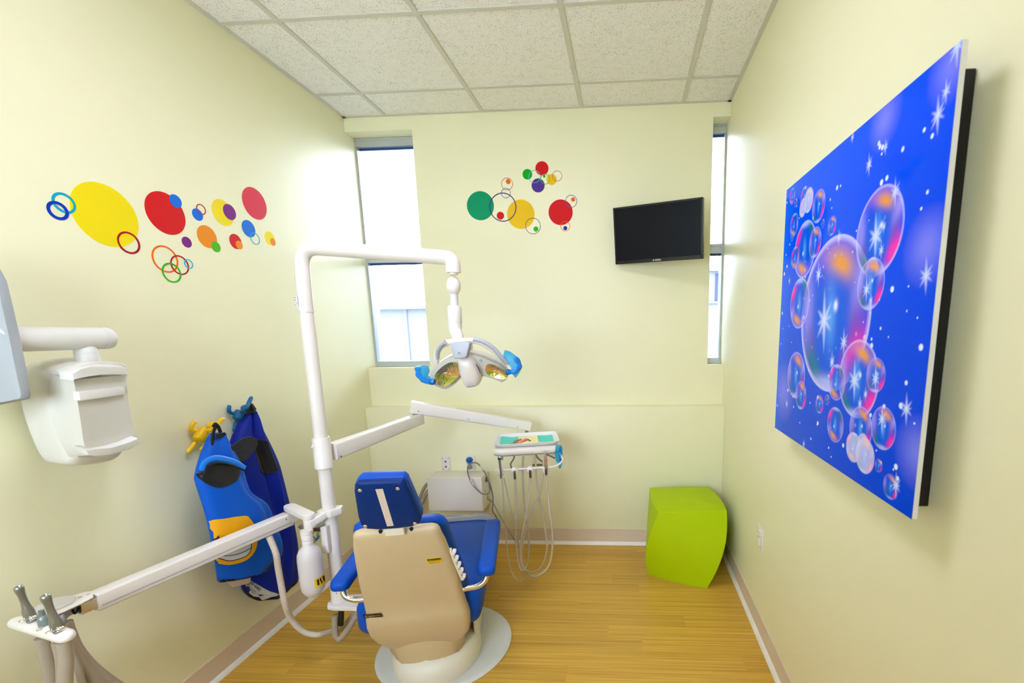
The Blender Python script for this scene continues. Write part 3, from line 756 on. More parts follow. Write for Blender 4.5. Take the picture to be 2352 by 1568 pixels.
bmesh.ops.recalc_face_normals(b, faces=b.faces); obj('lift_column', b, M_CREAM, chair)
b = bm_new()
prism(b, [(.172, -.13, .27), (.172, .22, .27), (.172, .20, .05), (.172, .03, .02), (.172, -.05, .06), (.172, -.10, .12)], (.012, 0, 0), .004); obj('side_cover', b, M_CREAM, chair)
# curved flap under the back
b = bm_new()
rg = []
for i in range(13):
    u = -1+2*i/12; x = -.005+.150*u
    low = .120+.03*abs(math.sin(u*PI))*(-1 if abs(u) < .85 else 0)+.05*max(0, abs(u)-.75)
    rg.append([Vector((x, -.255+.03*u*u, .235)), Vector((x, -.262+.05*u*u, .19)), Vector((x, -.245+.06*u*u, low)), Vector((x, -.235+.06*u*u, low)), Vector((x, -.24+.05*u*u, .19)), Vector((x, -.235+.03*u*u, .235))])
loft(b, rg, True); bmesh.ops.recalc_face_normals(b, faces=b.faces); obj('rear_flap', b, M_SHELL, chair, sharp=60)
# seat
def sect(y, xl, xr, zt, zb, r, n=5):
    c = ((xl+xr)/2, (zt+zb)/2); return [Vector((c[0]+p, y, c[1]+q)) for p, q in rrect((xr-xl)/2, (zt-zb)/2, r, n)]
b = bm_new()
loft(b, [sect(y, xl, xr, zt, zb, r) for y, xl, xr, zt, zb, r in (
    (-.262, -.205, .185, .385, .315, .03), (-.255, -.235, .212, .405, .285, .045), (-.235, -.25, .226, .418, .258, .05), (-.15, -.255, .233, .42, .256, .05), (.05, -.255, .237, .42, .28, .05),
    (.25, -.25, .238, .412, .285, .05), (.45, -.235, .236, .39, .28, .05), (.58, -.21, .222, .368, .275, .045), (.66, -.17, .20, .352, .275, .035), (.70, -.12, .16, .335, .285, .02))], True)
bmesh.ops.recalc_face_normals(b, faces=b.faces); obj('seat', b, M_BLUE, chair, sharp=70)
b = bm_new()
loft(b, [sect(y, xl, xr, zt, zb, .03) for y, xl, xr, zt, zb in ((-.17, -.20, .18, .27, .255), (-.1, -.24, .222, .285, .24), (.3, -.25, .230, .30, .24), (.6, -.2, .222, .285, .24), (.68, -.14, .17, .285, .255))], True)
bmesh.ops.recalc_face_normals(b, faces=b.faces); lab(obj('seat_shell', b, M_CREAM, chair), 'cream shell under the blue seat')
# clear cover over the foot end
b = bm_new()
N = 16; g = []
for y, xl, xr, zt, zb in ((.53, -.235, .240, .384, .30), (.60, -.225, .246, .376, .29), (.68, -.19, .232, .363, .28), (.72, -.15, .205, .349, .275), (.735, -.11, .17, .330, .275)):
    cx, hw = (xl+xr)/2, (xr-xl)/2; row_ = []
    for i in range(N+1):
        a = PI*i/N; row_.append(Vector((cx+hw*math.copysign(abs(math.cos(a))**.35, math.cos(a)), y+.006*math.sin(7*i+y*40), zb+(zt-zb)*abs(math.sin(a))**.35)))
    g.append(row_)
loft(b, g, False, False); lab(obj('foot_cover', b, M_CLEAR, chair, sharp=80), 'clear plastic cover over the foot end')
# back shell and pad
def back_ring(z, w, th, r, rear=0.0, xo=0.0):
    y0 = yb(z)+rear
    out = []
    for x, y in rrect(w, th/2, min(r, th/2*.98), 5): out.append(Vector((x+xo, y0+th/2+y, z)))
    return out
# profile: (z, half width, thickness, rear shift)
prof = [(.158, .04, .03, .040), (.157, .085, .05, .030), (.168, .120, .06, .016), (.195, .152, .068, .004), (.235, .178, .074, -.006), (.28, .189, .080, -.013), (.33, .192, .080, -.013), (.372, .188, .074, -.008), (.388, .184, .068, .000), (.46, .178, .064, .0), (.56, .172, .06, .0),
        (.66, .160, .056, -.001), (.735, .150, .052, -.003), (.765, .1425, .048, -.002), (.786, .139, .044, .001), (.796, .134, .038, .007), (.802, .122, .026, .014)]
b = bm_new(); loft(b, [back_ring(z, w, th, .026, rr, -.005) for z, w, th, rr in prof], True); bmesh.ops.recalc_face_normals(b, faces=b.faces)
shell = obj('back_shell', b, M_SHELL, chair, sharp=70)
profp = [(.24, .15, .06, .075), (.255, .18, .075, .07), (.30, .195, .08, .066), (.40, .197, .085, .062), (.50, .190, .085, .060), (.62, .176, .08, .058), (.72, .165, .075, .055), (.775, .158, .07, .052), (.797, .150, .06, .056), (.808, .135, .045, .064), (.811, .11, .03, .07)]
b = bm_new(); loft(b, [back_ring(z, w, th, .035, rr, -.008) for z, w, th, rr in profp], True); bmesh.ops.recalc_face_normals(b, faces=b.faces)
pad = obj('back_pad', b, M_BLUE, chair, sharp=70)
# headrest
def on_back(x, z, off): return Vector((x, yb(z)-.03+off, z))
hp = [(-0.0802,-0.5932,0.9779),(-0.0735,-0.6026,1.0014),(-0.0611,-0.6072,1.013),(-0.0271,-0.607,1.0125),(0.0341,-0.6059,1.0097),(0.0638,-0.6052,1.0079),(0.0728,-0.6,0.9951),(0.0804,-0.582,0.9499),(0.0916,-0.5553,0.8833),(0.0956,-0.5451,0.8578),(0.0866,-0.5361,0.8352),(0.0662,-0.5326,0.8264),(0.0185,-0.531,0.8226),(-0.0411,-0.5316,0.8239),(-0.0763,-0.5346,0.8316),(-0.0905,-0.5418,0.8495),(-0.091,-0.5545,0.8814)]
HN = Vector((0, 1, RK)).normalized()
def hring(sc, off, pts=hp):
    c = Vector((-.003, -.568, .92)); P = [Vector(p) for p in pts]; P = [q for i in range(len(P)) for q in (P[i].lerp(P[i-1], .04), P[i].lerp(P[(i+1) % len(P)], .04))]
    return [c+(p-c)*sc+HN*off for p in P]
b = bm_new(); loft(b, [hring(.88, -.004), hring(.965, -.001), hring(1.0, .006), hring(1.0, .012), hring(.985, .0145)], True); bmesh.ops.recalc_face_normals(b, faces=b.faces)
hr = obj('headrest', b, M_BLUE_SHADE, chair, sharp=70)
b = bm_new(); loft(b, [hring(.985, .0150), hring(1.0, .018), hring(1.01, .026), hring(.995, .044), hring(.95, .054), hring(.82, .060)], True); bmesh.ops.recalc_face_normals(b, faces=b.faces)
obj('headrest_cushion', b, M_BLUE, chair, sharp=70)
for p in [(-0.0605,-0.5963,0.9858),(0.0466,-0.5951,0.9828),(-0.076,-0.5411,0.8478),(0.0736,-0.5388,0.8421)]:
    b = bm_new(); lathe(b, [(.0060, -.0005), (.0060, .0012), (.0046, .0024), (.0020, .0012)], Vector(p)-HN*.0035, -HN, 16); obj('screw', b, mat('nickel_screw', (206, 180, 150), .3, metal=.6), hr)
b = bm_new(); prism(b, [Vector(p)-HN*.0042 for p in [(-0.0165,-0.5967,0.9867),(0.0046,-0.5966,0.9865),(0.0086,-0.5384,0.8411),(-0.0114,-0.5382,0.8406)]], -HN*.0008); lab(obj('tape_strip', b, mat('beige_tape', (212, 192, 172), .6), hr), 'beige tape strip')
b = bm_new(); add_box(b, (-.003, yb(.80)-.004, .803), (.062, .016, .034), Matrix.Rotation(math.atan(RK), 3, 'X'), .002, 1); obj('headrest_bracket', b, M_CREAM, chair)
for x in (-.052, .046):
    b = bm_new(); lathe(b, [(.0065, -.006), (.0065, .0016), (.004, .0024)], (x, yb(.795)+.007, .7985), (0, -.62, .78), 14); obj('bolt', b, M_BLACK, chair)
# arms
ap = None
for sx, nm in ((1, 'r'), (-1, 'l')):
    xo = .266*sx
    b = bm_new()
    rg = []
    for y, w, h, dz in ((-.335, .018, .020, 0), (-.328, .028, .036, 0), (-.312, .0335, .046, 0), (-.1, .034, .048, 0), (.08, .036, .048, 0), (.125, .034, .044, 0), (.145, .027, .032, 0), (.152, .016, .018, 0)):
        rg.append([Vector((xo+p, y, .528+dz+q)) for p, q in rrect(w, h/2, min(.016, h/2*.9), 4)])
    loft(b, rg, True); bmesh.ops.recalc_face_normals(b, faces=b.faces); obj('armrest', b, M_BLUE, chair, sharp=70)
    b = bm_new(); tube(b, [(.150*sx, -.318, .462), (.185*sx, -.318, .462), (.225*sx, -.315, .464), (.252*sx, -.309, .476), (.264*sx, -.302, .495), (xo, -.298, .512)], .0105, 14, 6); lab(obj('arm_tube', b, M_CHROME, chair), 'bent chrome tube carrying the armrest')
    b = bm_new(); cyl(b, (xo, -.298, .498), (xo, -.296, .508), .0135); obj('arm_collar', b, M_BLACK, chair)
# switch strip on the right edge of the shell
sp = obj_parent = None
b = bm_new(); add_box(b, (.1665, yb(.60)+.030, .60), (.010, .022, .165), Matrix.Rotation(math.atan(RK), 3, 'X') @ Matrix.Rotation(math.atan(.17), 3, 'Y').inverted(), .002, 1)
sp = obj('switch_panel', b, M_CREAM, chair)
for i in range(5):
    z = .664-.032*i
    b = bm_new(); add_box(b, (.1745+.17*(.60-z)*.9, yb(z)+.028, z), (.012, .018, .022), Matrix.Rotation(math.atan(RK), 3, 'X') @ Matrix.Rotation(.5, 3, 'Y'), .002, 1); lab(obj('rocker_switch', b, M_WHITE, sp), 'white rocker switch')
# labels on the shell
SN = Vector((0, 1, RK)).normalized()
q = [Vector(p)-SN*.0008 for p in [(0.0757,-0.4382,0.663),(0.1261,-0.4389,0.6646),(0.1279,-0.4286,0.6389),(0.077,-0.428,0.6374)]]
b = bm_new(); prism(b, q, -SN*.0006); wl = lab(obj('warning_label', b, M_LBL, chair), 'small yellow notice with a black band on the beige back')
b = bm_new(); prism(b, [q[0].lerp(q[1], u).lerp(q[3].lerp(q[2], u), v)-SN*.0008 for u, v in ((.03, .1), (.96, .1), (.96, .45), (.03, .45))], -SN*.0004); obj('black_band', b, M_INK, wl)
xa_ = (q[1]-q[0]).normalized(); ya_ = (q[0]-q[3]).normalized()
def on_lab(u, v, o=.0014): return q[0].lerp(q[1], u).lerp(q[3].lerp(q[2], u), v)-SN*o
text('lettering', 'OPERATOR NOTICE', .0050, basis(on_lab(.5, .28, .0022), xa_, ya_), M_LBL, wl, extr=.0001)
text('lettering', 'Read operator manual before', .0034, basis(on_lab(.5, .63), xa_, ya_), M_INK, wl, extr=.0001, bold=.0001)
text('lettering', 'use of this chair and unit', .0034, basis(on_lab(.5, .84), xa_, ya_), M_INK, wl, extr=.0001, bold=.0001)
q2 = [Vector(p)-SN*.003 for p in [(-0.1894,-0.3396,0.4165),(-0.1243,-0.3384,0.4135),(-0.1221,-0.3303,0.3933),(-0.186,-0.332,0.3974)]]
b = bm_new(); prism(b, q2, -SN*.0012); npz = lab(obj('nameplate', b, mat('dark_brown_plate', (44, 30, 16), .4), chair), 'dark nameplate with pale script lettering')
q = q2; xa_ = (q[1]-q[0]).normalized(); ya_ = (q[0]-q[3]).normalized()
text('lettering', 'Knight', .0135, basis(on_lab(.33, .5, .0019), xa_, ya_), mat('gold_ink', (196, 180, 130), .5), npz, extr=.0001, shear=.35)
text('lettering', 'NCPT', .0065, basis(on_lab(.78, .48, .0019), xa_, ya_), mat('gold_ink', (196, 180, 130), .5), npz, extr=.0001)
CHM = None

# ================================================================== instrument post
PX, PY = .456, -1.10
post = thing('instrument_post', 'white upright post beside the chair carrying the light and trays', 'post', (PX, PY, .24))
b = bm_new(); cyl(b, (PX, PY, .262), (PX+.004, PY, 1.54), .0265, .0265, 28); obj('pole', b, M_WHITE, post)
b = bm_new(); lathe(b, [(.030, 0), (.0335, .002), (.0335, .075), (.031, .079), (.0265, .079)], (PX, PY, .262), (0, 0, 1), 28); sk = obj('socket', b, M_WHITE, post)
b = bm_new(); lathe(b, [(.002, 0), (.0025, .001)], (PX+.012, PY-.0335, .318), (0, -1, 0), 10); obj('set_screw', b, M_BLACK, sk)
b = bm_new(); prism(b, [(PX-.045, PY-.02, .243), (PX-.03, PY-.045, .243), (PX, PY-.05, .243), (.66, -1.15, .243), (.72, -1.02, .243), (.60, PY+.06, .243), (PX, PY+.045, .243), (PX-.035, PY+.03, .243)], (0, 0, .020), .004, 2, 0); obj('bracket', b, M_WHITE, post)
b = bm_new(); tube(b, [(PX+.008, PY-.01, .25), (PX+.006, PY-.012, .2), (PX, PY-.015, .15)], .012, 10, 4); obj('cable_bundle', b, M_BLACK, post)
# corrugated umbilical hoses at the foot of the post
def corr(pts, r, pitch, amp, m, name, parent, n=12):
    P = smooth_path(pts, 40)
    L_ = [0.0]
    for i in range(1, len(P)): L_.append(L_[-1]+(P[i]-P[i-1]).length)
    tot = L_[-1]; K = int(tot/(pitch/4)); Q = []; j = 0
    for i in range(K+1):
        s = tot*i/K
        while j < len(P)-2 and L_[j+1] < s: j += 1
        f = (s-L_[j])/max(1e-9, L_[j+1]-L_[j]); Q.append(P[j].lerp(P[j+1], min(1, max(0, f))))
    b = bm_new(); tube(b, Q, r, n, 0, rfun=lambda t: 1+amp*math.sin(2*PI*t*K/4)); return obj(name, b, m, parent, sharp=80)
corr([(0.4438,-1.125,0.2052),(0.4356,-1.125,0.1519),(0.4342,-1.125,0.1048),(0.446,-1.125,0.0858),(0.4724,-1.125,0.1058),(0.5077,-1.125,0.1537),(0.5411,-1.125,0.2053),(0.5649,-1.125,0.2437)], .0125, .006, .07, M_HOSE2, 'umbilical_hose', post)
b = bm_new(); tube(b, [(0.3914,-1.06,0.0667),(0.4331,-1.06,0.1054),(0.4716,-1.06,0.1547),(0.5087,-1.06,0.1948)], .010, 10, 6); obj('umbilical_hose', b, M_HOSE2, post)

# ================================================================== operating light
lt = thing('operating_light', 'white swivel examination light with blue wrapped handles, hanging over the chair', 'lamp', (PX+.004, PY, 1.53))
def bend(p0, pc, p1, r, k=7):
    p0, pc, p1 = Vector(p0), Vector(pc), Vector(p1); a = pc+(p0-pc).normalized()*r; c = pc+(p1-pc).normalized()*r
    return [a.lerp(pc, i/k).lerp(pc.lerp(c, i/k), i/k) for i in range(k+1)]
A0 = Vector((PX+.004, PY, 1.545)); A1 = Vector((PX+.012, PY, 1.792)); A2 = Vector((1.0874,-1.12,1.7269)); A2.z += .006; A3 = Vector((A2.x, A2.y, A2.z-.055))
b = bm_new(); tube(b, [A0]+bend(A0, A1, A2, .075, 10)+bend(A1, A2, A3, .032, 7)+[A3], .0275, 20, 0); obj('arm', b, M_WHITE, lt, sharp=60)
b = bm_new(); cyl(b, (PX+.004, PY, 1.538), (PX+.004, PY, 1.547), .0285, n=28); obj('arm_ring', b, M_PLATE, lt)
b = bm_new(); prism(b, [(PX-.0215, PY-.0202, 1.56), (PX-.006, PY-.0282, 1.56), (PX-.006, PY-.0282, 1.60), (PX-.0215, PY-.0202, 1.60)], (-.0004, -.0009, 0)); ps = lab(obj('sticker', b, mat('white_paper', (240, 240, 240), .6), lt), 'small white paper sticker on the arm')
b = bm_new()
for z, x0, x1 in ((1.594, -.020, -.013), (1.585, -.020, -.014), (1.573, -.012, -.0085), (1.566, -.019, -.013)):
    yy0 = PY-.0235-.5*(x0+.0215)*1.05; box2(b, (PX+x0, yy0-.0024, z), (PX+x1, yy0+.001, z+.0022))
obj('print', b, M_GINK, ps)
YL = A2.y
K6 = None
b = bm_new(); cyl(b, (A3.x, YL, A3.z-.008), (A3.x, YL, A3.z+.004), .016); c = (1.0844,-1.12,1.6287)
ellipsoid(b, c, .0262, .0262, .0375); obj('ball_joint', b, M_WHITE, lt, sharp=70)
p0, p1 = [(1.0836,-1.12,1.5967),(1.082,-1.12,1.5532)]
b = bm_new(); cyl(b, p0, p1, .0148, n=20); obj('neck', b, M_PLATE, lt)
p0, p1, p2, p3, p4 = [(1.0823,-1.12,1.5532),(1.0798,-1.12,1.4811)]+[(1.081,-1.125,1.4561)]+[(1.0957,-1.145,1.4354)]+[(1.1114,-1.175,1.4137)]
b = bm_new(); cyl(b, p0, p1, .0265, n=24, bev=.006); obj('swivel_sleeve', b, M_WHITE, lt)
b = bm_new(); tube(b, [Vector(p1)+Vector((0, 0, .001)), p2, p3, p4], .0255, 20, 6, rfun=lambda t: 1-.28*t*t); obj('elbow', b, M_WHITE, lt, sharp=60)
YV = Vector((0, 1, 0))
# yoke with grey grips
yk = [Vector(p) for p in [(1.0067,-1.185,1.3058),(1.0016,-1.185,1.3318),(1.0111,-1.185,1.3625),(1.0346,-1.185,1.3946),(1.0672,-1.185,1.4102),(1.1093,-1.185,1.4157),(1.1649,-1.185,1.4173),(1.2023,-1.185,1.4061),(1.2387,-1.185,1.3786),(1.2647,-1.185,1.3478),(1.2834,-1.185,1.3203)]]
for i, v in enumerate(yk): v.y += .060*(abs(i-5)/5)**1.5
b = bm_new(); tube(b, yk, .0115, 14, 6, flat=.8); obj('yoke', b, M_WHITE, lt, sharp=70)
for pl in ([(1.0653,-1.197,1.4139),(1.0472,-1.197,1.4041),(1.0247,-1.197,1.3817),(1.011,-1.197,1.3496)], [(1.1745,-1.197,1.4232),(1.2067,-1.197,1.4154),(1.2446,-1.197,1.3892),(1.2701,-1.197,1.3536),(1.2862,-1.197,1.3263)]):
    g2 = [Vector(p) for p in pl]; n_ = len(g2)
    for i, v in enumerate(g2): v.y += .045*(i/(n_-1))**1.5+.0
    b = bm_new(); tube(b, g2, .0085, 12, 6); lab(obj('yoke_grip', b, M_GREY, lt, sharp=70), 'grey rubber grip on the yoke')
b = bm_new(); prism(b, [(1.0925,-1.222,1.4054),(1.1093,-1.222,1.4128),(1.1536,-1.222,1.4145),(1.1689,-1.222,1.4087),(1.1542,-1.222,1.3604),(1.1455,-1.222,1.3532),(1.1071,-1.222,1.3516),(1.1016,-1.222,1.361)], (0, .030, 0), .004, 3); hub = lab(obj('hub_plate', b, M_GREY, lt), 'grey tapered plate at the centre of the yoke')
b = bm_new(); ring_flat(b, (1.1262,-1.2225,1.3725), (0, -1, 0), (1, 0, 0), (0, 0, 1), .0042, .0034, .0006, 24); obj('emblem', b, M_DGREY, hub)
text('lettering', 'A', .0045, basis(Vector((1.1263,-1.2228,1.3725)), (1, 0, 0), (0, 0, 1)), M_DGREY, hub)
# lamp body: two wings, tipped down towards the chair
LC = Vector((A2.x, -1.15, 1.335))
TILT = Matrix.Translation(LC) @ Matrix.Rotation(math.radians(24), 4, 'X') @ Matrix.Diagonal((1, 1, 1.07, 1)) @ Matrix.Translation(-LC)
CHM = TILT
def shaped(outline, y0, depth, back=.8, dome=.03, rim=.004):
    P = smooth_path([Vector(p) for p in outline], 4, True); c = sum(P, Vector())/len(P); rg = []
    for sc, dy in ((.955, -rim), (.985, -rim*.6), (1.0, 0), (1.0, depth*.25), (.96, depth*.55), (back, depth*.85), (back*.7, depth), (.2, depth*1.05)):
        rg.append([Vector((c.x+(p.x-c.x)*sc, y0+dy, c.z+(p.z-c.z)*sc)) for p in P])
    b = bm_new(); loft(b, rg, True); bmesh.ops.recalc_face_normals(b, faces=b.faces); return b
lw = [(0.9816,-1.12,1.3037),(1.0249,-1.12,1.3354),(1.0626,-1.12,1.3538),(1.0993,-1.12,1.3594),(1.1393,-1.12,1.3643),(1.1296,-1.12,1.3254),(1.0973,-1.12,1.2757),(1.0544,-1.12,1.2372),(1.0163,-1.12,1.2186),(0.9909,-1.12,1.2235),(0.9707,-1.12,1.2389),(0.9644,-1.12,1.2625),(0.9672,-1.12,1.2841)]
rw = [(1.1107,-1.12,1.3681),(1.1395,-1.12,1.3678),(1.168,-1.12,1.3622),(1.2068,-1.12,1.3476),(1.2417,-1.12,1.3278),(1.2665,-1.12,1.3063),(1.2792,-1.12,1.2866),(1.2789,-1.12,1.267),(1.257,-1.12,1.2471),(1.2378,-1.12,1.2537),(1.1916,-1.12,1.2713),(1.1555,-1.12,1.2752),(1.1203,-1.12,1.2934)]
bl_ = shaped(lw, -1.150, .065); obj('left_wing', bl_, M_WING, lt, sharp=50)
br_ = shaped(rw, -1.150, .065); obj('right_wing', br_, M_WING, lt, sharp=50)
b = bm_new(); ellipsoid(b, (1.1149,-1.1,1.3742), .03, .03, .028); obj('wing_joint', b, M_CREAM, lt)
# faceted mirror dishes, concave
def dish(outline, y0, dep, rows=5):
    P = smooth_path([Vector(p) for p in outline], 3, True); c = sum(P, Vector())/len(P); rg = []
    for i in range(rows+1):
        t = 1-i/rows*.92; rg.append([Vector((c.x+(p.x-c.x)*t, y0+dep*(1-t*t)+(.0005*math.sin(j*2.4+i*1.7) if i else 0), c.z+(p.z-c.z)*t)) for j, p in enumerate(P)])
    b = bm_new(); loft(b, rg, False)
    b.faces.new([v for v in b.verts][-len(P):]); bmesh.ops.recalc_face_normals(b, faces=b.faces)
    return b
for pl, nm in (([(0.9899,-1.1545,1.2768),(0.9982,-1.1545,1.2961),(1.027,-1.1545,1.3204),(1.0569,-1.1545,1.3376),(1.0786,-1.1545,1.3419),(1.0931,-1.1545,1.3348),(1.0979,-1.1545,1.3109),(1.0935,-1.1545,1.2892),(1.0697,-1.1545,1.2655),(1.0357,-1.1545,1.2438),(1.0101,-1.1545,1.2393),(0.9935,-1.1545,1.2491)], 'l'), ([(1.227,-1.1545,1.3323),(1.2546,-1.1545,1.3191),(1.2776,-1.1545,1.2994),(1.2843,-1.1545,1.2794),(1.2739,-1.1545,1.2694),(1.238,-1.1545,1.2739),(1.2102,-1.1545,1.2854),(1.2008,-1.1545,1.3064),(1.2091,-1.1545,1.3273)], 'r')):
    b = dish(pl, -1.1668, .0105); o = obj('reflector', b, M_REFL, lt, smooth=False); lab(o, 'amber tinted faceted mirror reflector with painted reflections')
b = bm_new(); lathe(b, [(.0058, 0), (.0058, .002), (.004, .0025)], (1.186,-1.154,1.3414), (0, -1, 0), 18); obj('grey_cap', b, M_GREY, lt)
bs = [(1.1086,-1.15,1.3621),(1.132,-1.15,1.3667),(1.1549,-1.15,1.364),(1.1679,-1.15,1.3448),(1.1767,-1.15,1.3133),(1.18,-1.15,1.2799),(1.1657,-1.15,1.2507),(1.1347,-1.15,1.2421),(1.114,-1.15,1.2447),(1.1053,-1.15,1.2753),(1.102,-1.15,1.3175)]
P_ = smooth_path([Vector(p) for p in bs], 4, True); c_ = sum(P_, Vector())/len(P_)
b = bm_new(); loft(b, [[Vector((c_.x+(p.x-c_.x)*s, -1.15+dy, c_.z+(p.z-c_.z)*s)) for p in P_] for s, dy in ((.9, .01), (1, 0), (1.0, -.022), (.93, -.038), (.75, -.048), (.4, -.054), (.1, -.055))], True); bmesh.ops.recalc_face_normals(b, faces=b.faces)
bsh = obj('bulb_shield', b, M_WHITE, lt, sharp=60)
sl = [Vector(p) for p in [(1.1716,-1.1735,1.336),(1.1801,-1.1735,1.3187),(1.1809,-1.1735,1.2979),(1.1756,-1.1735,1.2858),(1.1695,-1.1735,1.3015),(1.1683,-1.1735,1.3223)]]
b = bm_new(); prism(b, sl, (0, .004, 0)); obj('vent_slot', b, M_DGREY, bsh)
p0, p1 = [(1.1253,-1.2075,1.3498),(1.1237,-1.2075,1.3051)]
b = bm_new(); cyl(b, Vector(p0)+YV*.035, Vector(p1)+YV*.02, .0028, n=10); obj('adjuster_rod', b, M_STEEL, lt)
CHM = None
# handles wrapped in blue film
for hp_, sheet, nm in (([(0.9827,-1.13,1.2541),(0.9538,-1.13,1.2583),(0.9342,-1.13,1.2657),(0.9209,-1.13,1.2819),(0.9177,-1.13,1.3017),(0.9199,-1.13,1.3141)], [(0.9175,-1.145,1.3197),(0.9383,-1.145,1.3216),(0.9587,-1.145,1.3179),(0.9629,-1.145,1.2991),(0.9517,-1.145,1.2761),(0.9682,-1.145,1.2653),(0.9765,-1.145,1.2409),(0.9521,-1.145,1.2457),(0.9314,-1.145,1.2602),(0.9185,-1.145,1.2799),(0.9152,-1.145,1.3013)], 'left'),
                       ([(1.2785,-1.13,1.2911),(1.2964,-1.13,1.2917),(1.3163,-1.13,1.2968),(1.3294,-1.13,1.3101),(1.3284,-1.13,1.3277),(1.3151,-1.13,1.3471)], [(1.2769,-1.145,1.3779),(1.2936,-1.145,1.3736),(1.3123,-1.145,1.3595),(1.3309,-1.145,1.3427),(1.3422,-1.145,1.3112),(1.3301,-1.145,1.2868),(1.3154,-1.145,1.2676),(1.3017,-1.145,1.2864),(1.305,-1.145,1.3028),(1.2912,-1.145,1.3257),(1.2764,-1.145,1.3467),(1.2712,-1.145,1.3641)], 'right')):
    b = bm_new(); tube(b, hp_, .0078, 12, 6); h_ = obj('handle', b, M_GREY, lt, sharp=70)
    P = [Vector(p) for p in sheet]; n_ = len(P); c = sum(P, Vector())/n_
    b = bm_new(); rg = []
    for s, dy in ((.72, -.008), (.9, -.004), (1.0, .012), (.97, .026), (.72, .034)):
        rg.append([Vector((c.x+(p.x-c.x)*s, p.y+dy, c.z+(p.z-c.z)*s)) for p in P])
    loft(b, rg, True); bmesh.ops.recalc_face_normals(b, faces=b.faces); lab(obj('barrier_sleeve', b, M_BARR, h_, smooth=False), 'blue plastic barrier sleeve over the handle')
    b = bm_new(); tube(b, hp_, .0108, 10, 6, rfun=lambda t: 1+.15*math.sin(23*t)); lab(obj('barrier_wrap', b, mat('blue_wrap', (0, 126, 206), .25, var=.15, vscale=60), h_, sharp=70), 'tight blue plastic wrap')

# ================================================================== delivery unit (tray arm)
du = thing('delivery_unit', 'white jointed arm with an instrument tray head and hanging hoses', 'dental unit', (PX, PY, .88))
b = bm_new(); lathe(b, [(.0335, 0), (.036, .003), (.036, .018), (.0345, .021), (.0345, .128), (.032, .134), (.0265, .134)], (PX+.002, PY, .884), (0, 0, 1), 28); sl_ = obj('sleeve', b, M_WHITE, du)
b = bm_new(); lathe(b, [(.006, 0), (.006, .004), (.004, .006)], (PX-.014, PY-.031, .985), (-.4, -.9, 0), 14); obj('lock_knob', b, M_WHITE, sl_)
J0 = Vector((PX+.018, PY+.035, .946)); J1 = Vector((.598, -.475, .974))
b = bm_new(); beam(b, J0, J1, .056, .072, .060, .008); a1 = obj('lower_arm', b, M_WHITE, du)
b = bm_new(); add_box(b, (PX+.052, PY+.045, .922), (.004, .004, .004)); obj('screw', b, M_BLACK, a1)
JP = J1+(J0-J1).normalized()*.03
b = bm_new(); cyl(b, (JP.x, JP.y, JP.z+.025), (JP.x, JP.y, JP.z+.062), .014); obj('pivot_pin', b, M_STEEL, du)
K0 = Vector((0.5631,-0.5,1.0524)); K1 = Vector((1.1679,-0.245,0.8799))
K0.z -= .006
b = bm_new(); beam(b, K0, K1, .062, .066, .053, .008); a2 = obj('upper_arm', b, M_WHITE, du)
dk = (K1-K0).normalized(); sk2 = dk.cross(Vector((0, 0, 1))).normalized()
for u in (.06, .46, .88):
    p = K0.lerp(K1, u)+sk2*.031+Vector((0, 0, -.014)); b = bm_new(); lathe(b, [(.0036, 0), (.003, .0016)], p, sk2, 10); obj('screw', b, M_STEEL, a2)
# head
TA = math.radians(12.5)
TC = Vector((1.182, -.40, .805))
CHM = Matrix.Translation(TC) @ Matrix.Rotation(TA, 4, 'Z')
b = bm_new()
for_r = []
for s, z, yo in ((.93, -.022, .01), (.985, -.020, .004), (1.0, -.012, 0), (1.0, .004, 0), (.985, .012, .004), (.95, .016, .01)):
    for_r.append([Vector((x*s, y*s+yo, z)) for x, y in rrect(.184, .150, .045, 6)])
loft(b, for_r, True); bmesh.ops.recalc_face_normals(b, faces=b.faces); obj('tray_head', b, M_WHITE, du, sharp=50)
b = bm_new(); box2(b, (-.14, -.11, -.034), (.15, .11, -.020), .004); obj('head_underside', b, M_GREY, du)
b = bm_new(); add_box(b, (.10, -.1505, -.004), (.045, .002, .008), None, .0006, 1); obj('maker_badge', b, mat('pale_grey_badge', (214, 212, 210), .5), du)
b = bm_new(); cyl(b, (.000, .142, .0), (.000, .142, .070), .010); obj('head_post', b, M_STEEL, du)
CHM = None
# handpiece bar with four holders
bar = [(1.054,-0.62,0.7178),(1.0844,-0.62,0.7202),(1.1598,-0.62,0.7255),(1.2427,-0.62,0.731),(1.3285,-0.62,0.737),(1.3596,-0.62,0.7389),(1.3841,-0.62,0.744),(1.402,-0.62,0.7531)]
bar = [Vector(p) for p in bar]; bar[-1].y += .03; bar[-2].y += .012
b = bm_new(); tube(b, bar, .0062, 12, 5); obj('handpiece_bar', b, M_WHITE, du, sharp=70)
b = bm_new(); tube(b, [bar[-1], bar[-1]+Vector((.004, .05, .006)), bar[-1]+Vector((-.035, .12, .03)), Vector((1.29, -.40, .766))], .0055, 10, 6); obj('bar_support', b, M_WHITE, du)
HOLD = [(1.0868,-0.628,0.7148),(1.1616,-0.628,0.7219),(1.2442,-0.628,0.7274),(1.3285,-0.628,0.7293)]
for p in HOLD:
    b = bm_new(); ellipsoid(b, Vector(p)+Vector((0, -.006, -.002)), .0195, .014, .0225, None, 18, 12); hd = obj('holder', b, M_WHITE, du, sharp=80)
for a, c in [(1.1667,-0.648,0.7261),(1.1662,-0.648,0.6828)], [(1.2488,-0.648,0.7315),(1.2491,-0.648,0.69)]:
    b = bm_new(); cyl(b, a, c, .0068, .0062, 14, .001); lab(obj('hose_coupling', b, mat('brown_steel', (130, 116, 100), .25, metal=.9), du), 'empty steel hose coupling')
